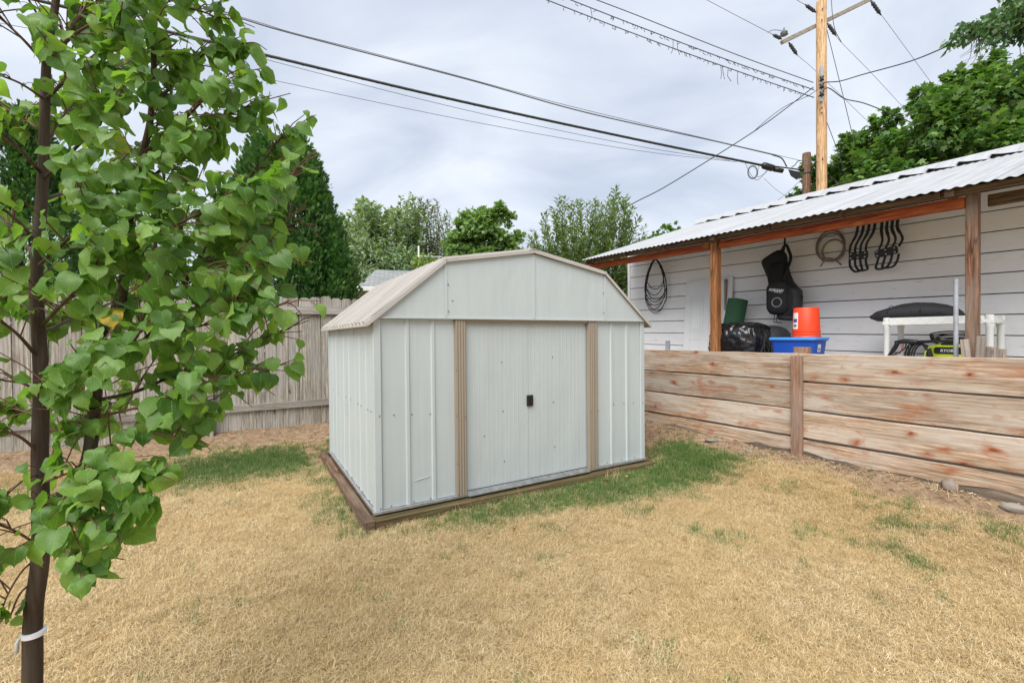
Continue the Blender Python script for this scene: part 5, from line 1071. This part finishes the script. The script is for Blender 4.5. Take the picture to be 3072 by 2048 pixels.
Ls = [
 ([(118, 1575, 1.42), (190, 1485, 1.40), (262, 1385, 1.38), (287, 1178, 1.369), (296, 1020, 1.369), (363, 900, 1.375), (382, 700, 1.38), (397, 598, 1.38), (430, 459, 1.40), (454, 335, 1.40), (460, 143, 1.42), (432, 0, 1.45), (440, -180, 1.5)], .020, .006),
 ([(300, 1045, 1.369), (380, 1040, 1.38), (450, 1003, 1.41), (521, 891, 1.45), (593, 786, 1.50), (640, 690, 1.54), (730, 560, 1.6), (800, 470, 1.64), (862, 392, 1.68)], .011, .003),
 ([(292, 1200, 1.369), (411, 1173, 1.40), (540, 1116, 1.44), (680, 1060, 1.5), (790, 1015, 1.55), (870, 985, 1.58)], .009, .003),
 ([(300, 1110, 1.369), (380, 1050, 1.336), (430, 958, 1.325), (445, 834, 1.325), (469, 719, 1.336), (490, 560, 1.325), (500, 420, 1.325)], .009, .003),
 ([(397, 590, 1.38), (470, 520, 1.42), (560, 450, 1.46), (650, 370, 1.5), (740, 320, 1.52)], .008, .003),
 ([(454, 335, 1.40), (520, 250, 1.44), (610, 165, 1.48), (700, 135, 1.5)], .008, .003),
 ([(430, 459, 1.40), (510, 400, 1.369), (600, 310, 1.358), (670, 235, 1.358)], .008, .003),
 ([(382, 760, 1.38), (480, 700, 1.336), (600, 640, 1.325), (720, 590, 1.336), (810, 520, 1.347)], .008, .003),
 ([(440, 860, 1.331), (540, 830, 1.336), (660, 800, 1.358), (780, 790, 1.369), (840, 775, 1.38)], .007, .003),
 ([(262, 1385, 1.38), (340, 1330, 1.369), (440, 1290, 1.40), (540, 1235, 1.46), (630, 1200, 1.5)], .008, .003),
 ([(290, 1250, 1.369), (400, 1225, 1.325), (500, 1190, 1.303), (580, 1160, 1.3)], .007, .003),
 ([(170, 1505, 1.40), (280, 1440, 1.314), (370, 1425, 1.3), (440, 1425, 1.3)], .007, .003),
 ([(118, 1560, 1.42), (180, 1540, 1.336), (260, 1560, 1.3), (350, 1580, 1.3)], .006, .003),
 ([(120, 1360, 1.42), (60, 1310, 1.358), (0, 1290, 1.325), (-70, 1270, 1.3)], .007, .003),
 ([(120, 1080, 1.42), (60, 1010, 1.353), (0, 960, 1.319), (-80, 900, 1.3)], .008, .003),
 ([(115, 736, 1.42), (60, 670, 1.358), (0, 620, 1.325), (-90, 560, 1.3)], .008, .003),
 ([(129, 526, 1.43), (70, 460, 1.353), (10, 400, 1.314), (-80, 330, 1.3)], .008, .003),
 ([(140, 200, 1.45), (80, 130, 1.369), (10, 60, 1.336), (-60, -20, 1.308)], .007, .003),
 ([(143, 180, 1.45), (230, 100, 1.38), (330, 40, 1.358), (420, -40, 1.347)], .007, .003),
 ([(136, 300, 1.44), (230, 210, 1.358), (330, 130, 1.325), (400, 60, 1.308)], .008, .003),
 ([(129, 540, 1.43), (220, 450, 1.353), (300, 370, 1.319), (350, 290, 1.303)], .008, .003),
 ([(112, 800, 1.42), (200, 720, 1.336), (270, 640, 1.3), (320, 560, 1.3)], .008, .003),
 ([(122, 980, 1.42), (200, 900, 1.347), (270, 830, 1.314), (320, 760, 1.3)], .008, .003),
 ([(124, 1200, 1.42), (200, 1130, 1.336), (260, 1080, 1.3), (310, 1030, 1.3)], .008, .003),
 ([(120, 1000, 1.42), (230, 950, 1.62), (350, 900, 1.80), (430, 850, 1.92)], .008, .003),
 ([(129, 600, 1.43), (240, 560, 1.62), (340, 500, 1.80), (420, 430, 1.95)], .008, .003),
 ([(136, 320, 1.44), (230, 270, 1.65), (330, 220, 1.85), (420, 160, 2.0)], .008, .003),
 ([(120, 1300, 1.42), (200, 1280, 1.6), (300, 1240, 1.75), (380, 1190, 1.85)], .007, .003),
 ([(100, 1680, 1.42), (60, 1720, 1.369), (20, 1790, 1.347), (0, 1850, 1.336)], .005, .002),
 ([(122, 1640, 1.42), (60, 1600, 1.347), (0, 1570, 1.314), (-60, 1540, 1.3)], .006, .003),
 ([(124, 1450, 1.42), (200, 1420, 1.347), (250, 1400, 1.308), (290, 1420, 1.3)], .005, .003),
 ([(440, -60, 1.47), (540, 10, 1.48), (620, 40, 1.5), (660, 60, 1.5)], .006, .003),
 ([(190, -200, 1.5), (300, -160, 1.4), (420, -150, 1.363), (520, -120, 1.336)], .007, .003),
 ([(190, -200, 1.5), (60, -200, 1.4), (-80, -240, 1.336)], .007, .003),
 ([(540, 1116, 1.44), (640, 1130, 1.42), (740, 1130, 1.42), (810, 1110, 1.44)], .005, .003),
 ([(450, 1003, 1.41), (560, 985, 1.369), (680, 960, 1.358), (800, 930, 1.369), (870, 900, 1.38)], .006, .003),
 ([(593, 786, 1.5), (700, 770, 1.55), (800, 720, 1.6), (880, 640, 1.65)], .006, .003),
 ([(640, 690, 1.54), (740, 640, 1.5), (830, 570, 1.5), (900, 500, 1.52)], .006, .003),
 ([(440, 1290, 1.40), (520, 1310, 1.369), (590, 1320, 1.363)], .005, .003),
 ([(200, 1480, 1.4), (300, 1500, 1.336), (390, 1520, 1.308), (440, 1500, 1.3)], .005, .003),
 ([(118, 1560, 1.42), (170, 1600, 1.363), (230, 1660, 1.336), (300, 1690, 1.325)], .005, .003),
 ([(120, 1420, 1.42), (70, 1440, 1.347), (20, 1480, 1.308), (-40, 1500, 1.3)], .005, .003),
 ([(124, 1180, 1.42), (70, 1150, 1.336), (10, 1140, 1.3), (-50, 1120, 1.3)], .006, .003),
 ([(112, 860, 1.42), (60, 820, 1.336), (10, 780, 1.3), (-50, 740, 1.3)], .006, .003),
 ([(150, 120, 1.45), (110, 40, 1.38), (60, -40, 1.32)], .006, .003),
 ([(136, 300, 1.44), (60, 250, 1.36), (-20, 220, 1.3)], .006, .003),
 ([(140, 220, 1.45), (190, 120, 1.5), (250, 30, 1.55), (300, -60, 1.6)], .006, .003),
 ([(168, 0, 1.46), (230, -60, 1.42), (300, -120, 1.4)], .006, .003),
 ([(133, 400, 1.44), (60, 350, 1.5), (-30, 310, 1.55)], .006, .003),
 ([(131, 450, 1.43), (180, 360, 1.5), (250, 280, 1.58)], .006, .003),
 ([(110, 1620, 1.42), (50, 1660, 1.38), (-10, 1700, 1.34)], .005, .003),
 ([(105, 1740, 1.42), (60, 1780, 1.38), (30, 1850, 1.36)], .005, .003),
 ([(124, 1250, 1.42), (60, 1230, 1.5), (0, 1220, 1.55)], .005, .003),
 ([(118, 960, 1.42), (50, 900, 1.5), (-30, 860, 1.56)], .006, .003),
 ([(112, 780, 1.42), (50, 700, 1.5), (-20, 640, 1.58)], .006, .003),
 ([(200, -380, 1.5), (270, -460, 1.5), (330, -540, 1.5)], .006, .003),
 ([(200, -420, 1.5), (120, -500, 1.5), (60, -580, 1.5)], .006, .003),
 ([(540, 870, 1.46), (600, 900, 1.42), (690, 900, 1.44), (780, 880, 1.45)], .005, .003),
 ([(593, 786, 1.5), (640, 760, 1.44), (700, 700, 1.42), (780, 660, 1.42)], .005, .003),
]
def screen(p):
    q = cam.matrix_world.inverted() @ p; return 1536 + q.x / -q.z * F, 1024 - q.y / -q.z * F, -q.z
TRX = ([p[0] for p in trunk_px[::-1]], [p[1] for p in trunk_px[::-1]])
leafP = []; leafD = []; leafN = []; leafS = []; tw = MB(); rl = random.Random(21)
def rv(s_=1.0): return Vector((rl.gauss(0, 1), rl.gauss(0, 1), rl.gauss(0, 1))) * s_
def add_leaf(p, outward, size):
    o = Vector((outward.x, outward.y, 0)); o = o.normalized() if o.length > .01 else Vector((1, 0, 0))
    pet = (o * .55 + rv(.35) + Vector((0, 0, .15))).normalized() * size * rl.uniform(.3, .55); q = p + pet
    d = (o * rl.uniform(.1, 1.0) + Vector((0, 0, -.85)) + rv(.42)).normalized()
    n = (o * .6 + Vector((-.15, -.45, .65)) + rv(.55)).normalized()
    qx, qy, qd = screen(q); tx = float(np.interp(qy, TRX[1], TRX[0]))
    if qx > float(np.interp(qy, (0, 140, 280, 360, 500, 650, 800, 950, 1100, 1200, 1300, 1420, 1550, 1680, 1800, 1900), (690, 770, 800, 880, 880, 820, 830, 850, 810, 740, 600, 490, 430, 350, 190, 120))) and rl.random() < .93: return
    if qd < 1.44 and abs(qx - tx) < 42 and rl.random() < .6: return
    tw.tube([p - TB, p.lerp(q, .5) - TB + Vector((0, 0, size * .06)), q - TB], [.0011, .0009, .0008], 4, False)
    leafP.append(q); leafD.append(d); leafN.append(n); leafS.append(size)
axis_c = at(280, 900, 1.45)
for li, (pts, r0, r1) in enumerate(Ls):
    sp = pix_tube(pts, r0, r1, 'branch', M['bark'] if r0 > .007 else M['twig'])
    L = 0; tot = sum((sp[i + 1] - sp[i]).length for i in range(len(sp) - 1)); nxt = .10 if li else .34
    for i in range(len(sp) - 1):
        seg = sp[i + 1] - sp[i]; ln = seg.length
        while nxt < L + ln:
            p = sp[i] + seg * ((nxt - L) / ln); f = nxt / tot; tt = seg.normalized(); out_ = (p - axis_c); out_.z = 0; out_ = out_.normalized() + rv(.5)
            tl = rl.uniform(.05, .24) * (1 - .4 * f); td = (tt * .8 + out_ * .6 + rv(.6) + Vector((0, 0, .15))).normalized(); e_ = p + td * tl
            tw.tube([p - TB, p.lerp(e_, .5) - TB + Vector((0, 0, .01)), e_ - TB], [.0022, .0018, .0012], 5, False)
            k = rl.choice((2, 3, 3, 4))
            for j in range(k): add_leaf(p.lerp(e_, (j + 1) / k), td + out_, rl.choice((.032, .040, .046, .051, .055, .059, .063)) * rl.uniform(.88, 1.12) * (1 - .35 * f * (j == k - 1)))
            nxt += rl.uniform(.012, .026)
        L += ln
    for j in range(3): add_leaf(sp[-1 - j * 2], (sp[-1] - sp[-4]) + rv(.02), rl.uniform(.028, .045) + .012 * j)
for pts in (((690, 140, 1.5), (760, 128, 1.5), (800, 150, 1.5)), ((730, 325, 1.52), (800, 300, 1.54), (872, 280, 1.55)), ((845, 410, 1.67), (900, 370, 1.7), (948, 345, 1.7)),
            ((800, 500, 1.6), (890, 470, 1.62), (945, 462, 1.62)), ((690, 235, 1.36), (740, 215, 1.38), (790, 205, 1.4)), ((830, 775, 1.38), (880, 755, 1.4), (912, 738, 1.4)),
            ((860, 985, 1.58), (900, 970, 1.6), (925, 962, 1.6)), ((800, 1110, 1.44), (850, 1090, 1.45), (890, 1075, 1.45)), ((880, 640, 1.65), (905, 620, 1.66), (925, 600, 1.66)), ((440, 1430, 1.3), (490, 1420, 1.3), (520, 1425, 1.3))):
    sp = pix_tube(pts, .003, .0018, 'branch', M['twig'])
    for j in range(7): add_leaf(sp[int(len(sp) * (.35 + .09 * j))], (sp[-1] - sp[0]) + rv(.05), .066 - .006 * j)
tw.build('twigs', M['twig'], linden, True)
# leaf shapes: heart outline with toothed edge, folded along the midrib
def heart(curl, fold, skew, wave):
    half = [(.0, .05), (.10, -.03), (.23, -.05), (.36, -.01), (.465, .10), (.515, .24), (.515, .39), (.475, .53), (.40, .66), (.29, .775), (.165, .87), (.065, .945), (0, 1.06)]
    mid = [0.03, .0, 0.03, .08, .16, .27, .40, .53, .65, .76, .86, .95, 1.08]
    V = []; UV = []; T = []
    def z(x, y): return -curl * (y - .25) ** 2 + fold * abs(x) * (1 - .5 * y) - .25 * curl * x * x + wave * math.sin(y * 9 + x * 5) * abs(x)
    rows = []
    for i, ((hx, hy), my) in enumerate(zip(half, mid)):
        row = []
        for s_ in (-1, 1):
            tooth = 1 + (.035 if i % 2 else -.02) * (0 < i < 12); x = hx * s_ * tooth + skew * hy * .1; row.append(len(V)); V.append((x, hy, z(x, hy))); UV.append((.5 + hx * s_, max(0, hy / 1.08)))
            xm = hx * s_ * .5; ym = (hy + my) / 2; row.append(len(V)); V.append((xm + skew * ym * .1, ym, z(xm, ym))); UV.append((.5 + xm, max(0, ym / 1.08)))
        row.append(len(V)); V.append((skew * my * .1, my, z(0, my))); UV.append((.5, max(0, my / 1.08))); rows.append(row)
    for a, b in zip(rows[:-1], rows[1:]):
        for c0, c1, fl in ((0, 1, 0), (1, 4, 0), (2, 3, 1), (3, 4, 1)):
            q = (a[c0], a[c1], b[c1], b[c0]); q = q if not fl else q[::-1]; T += [(q[0], q[1], q[2]), (q[0], q[2], q[3])]
    return V, T, UV
HEARTS = [heart(.35, .18, 0, .03), heart(.75, .38, .6, .10), heart(.15, .5, -.6, .14), heart(.6, .05, .3, .22), heart(-.35, .32, -.3, .12), heart(1.2, .6, .2, .16)]
HM = []
for V_, T_, U_ in HEARTS:
    me = np_mesh('leaf', V_, T_, U_); me.materials.append(M['linden']); me.polygons.foreach_set('use_smooth', [True] * len(me.polygons)); HM.append(me)
def screen(p):
    q = cam.matrix_world.inverted() @ p; return 1536 + q.x / -q.z * F, 1024 - q.y / -q.z * F, -q.z
rank = []
for i, p in enumerate(leafP):
    x, y, dep = screen(p); vis = 0 if (-40 < x < 3100 and -60 < y < 2090) else 10
    rank.append((vis + dep / (leafS[i] * 12), i))
rank.sort(); big = [i for _, i in rank[:300]]; rest = [i for _, i in rank[300:]]
def basis(d, n):
    n = (n - d * n.dot(d)).normalized(); x = d.cross(n); return Matrix((x, d, n)).transposed()
for i in big:
    o = bpy.data.objects.new('leaf', HM[i % 6]); link(o, linden); o.matrix_local = Matrix.Translation(leafP[i] - TB) @ basis(leafD[i], leafN[i]).to_4x4() @ Matrix.Diagonal((leafS[i] * rl.uniform(.9, 1.1), leafS[i], leafS[i], 1))
VV = []; TT = []; UU = []; off = 0
for k in range(6):
    ids = [i for i in rest if i % 6 == k]
    if not ids: continue
    v, t_, u_ = leaves_np(HEARTS[k][0], HEARTS[k][1], [leafP[i] - TB for i in ids], [leafD[i] for i in ids], [leafN[i] for i in ids], [leafS[i] for i in ids], HEARTS[k][2])
    VV.append(v); TT.append(t_ + off); UU.append(u_); off += len(v)
me = np_mesh('foliage', np.concatenate(VV), np.concatenate(TT), np.concatenate(UU)); me.materials.append(M['linden']); me.polygons.foreach_set('use_smooth', [True] * len(me.polygons))
tag(link(bpy.data.objects.new('foliage', me), linden), kind='stuff')
print('LINDEN LEAVES', len(leafP))
bp = at(102, 1897, 1.42) - TB
MB().lathe([(.0262, -.008), (.029, -.007), (.029, .007), (.0262, .008)], 24).build('tie_band', M['band'], linden, 'auto', loc=bp)
MB().tube([bp + Vector((-.026, -.012, 0)), bp + Vector((-.037, -.015, -.02)), bp + Vector((-.04, -.015, -.055))], [.004, .0055, .005], 6).build('tie_tail', M['band'], linden, True)
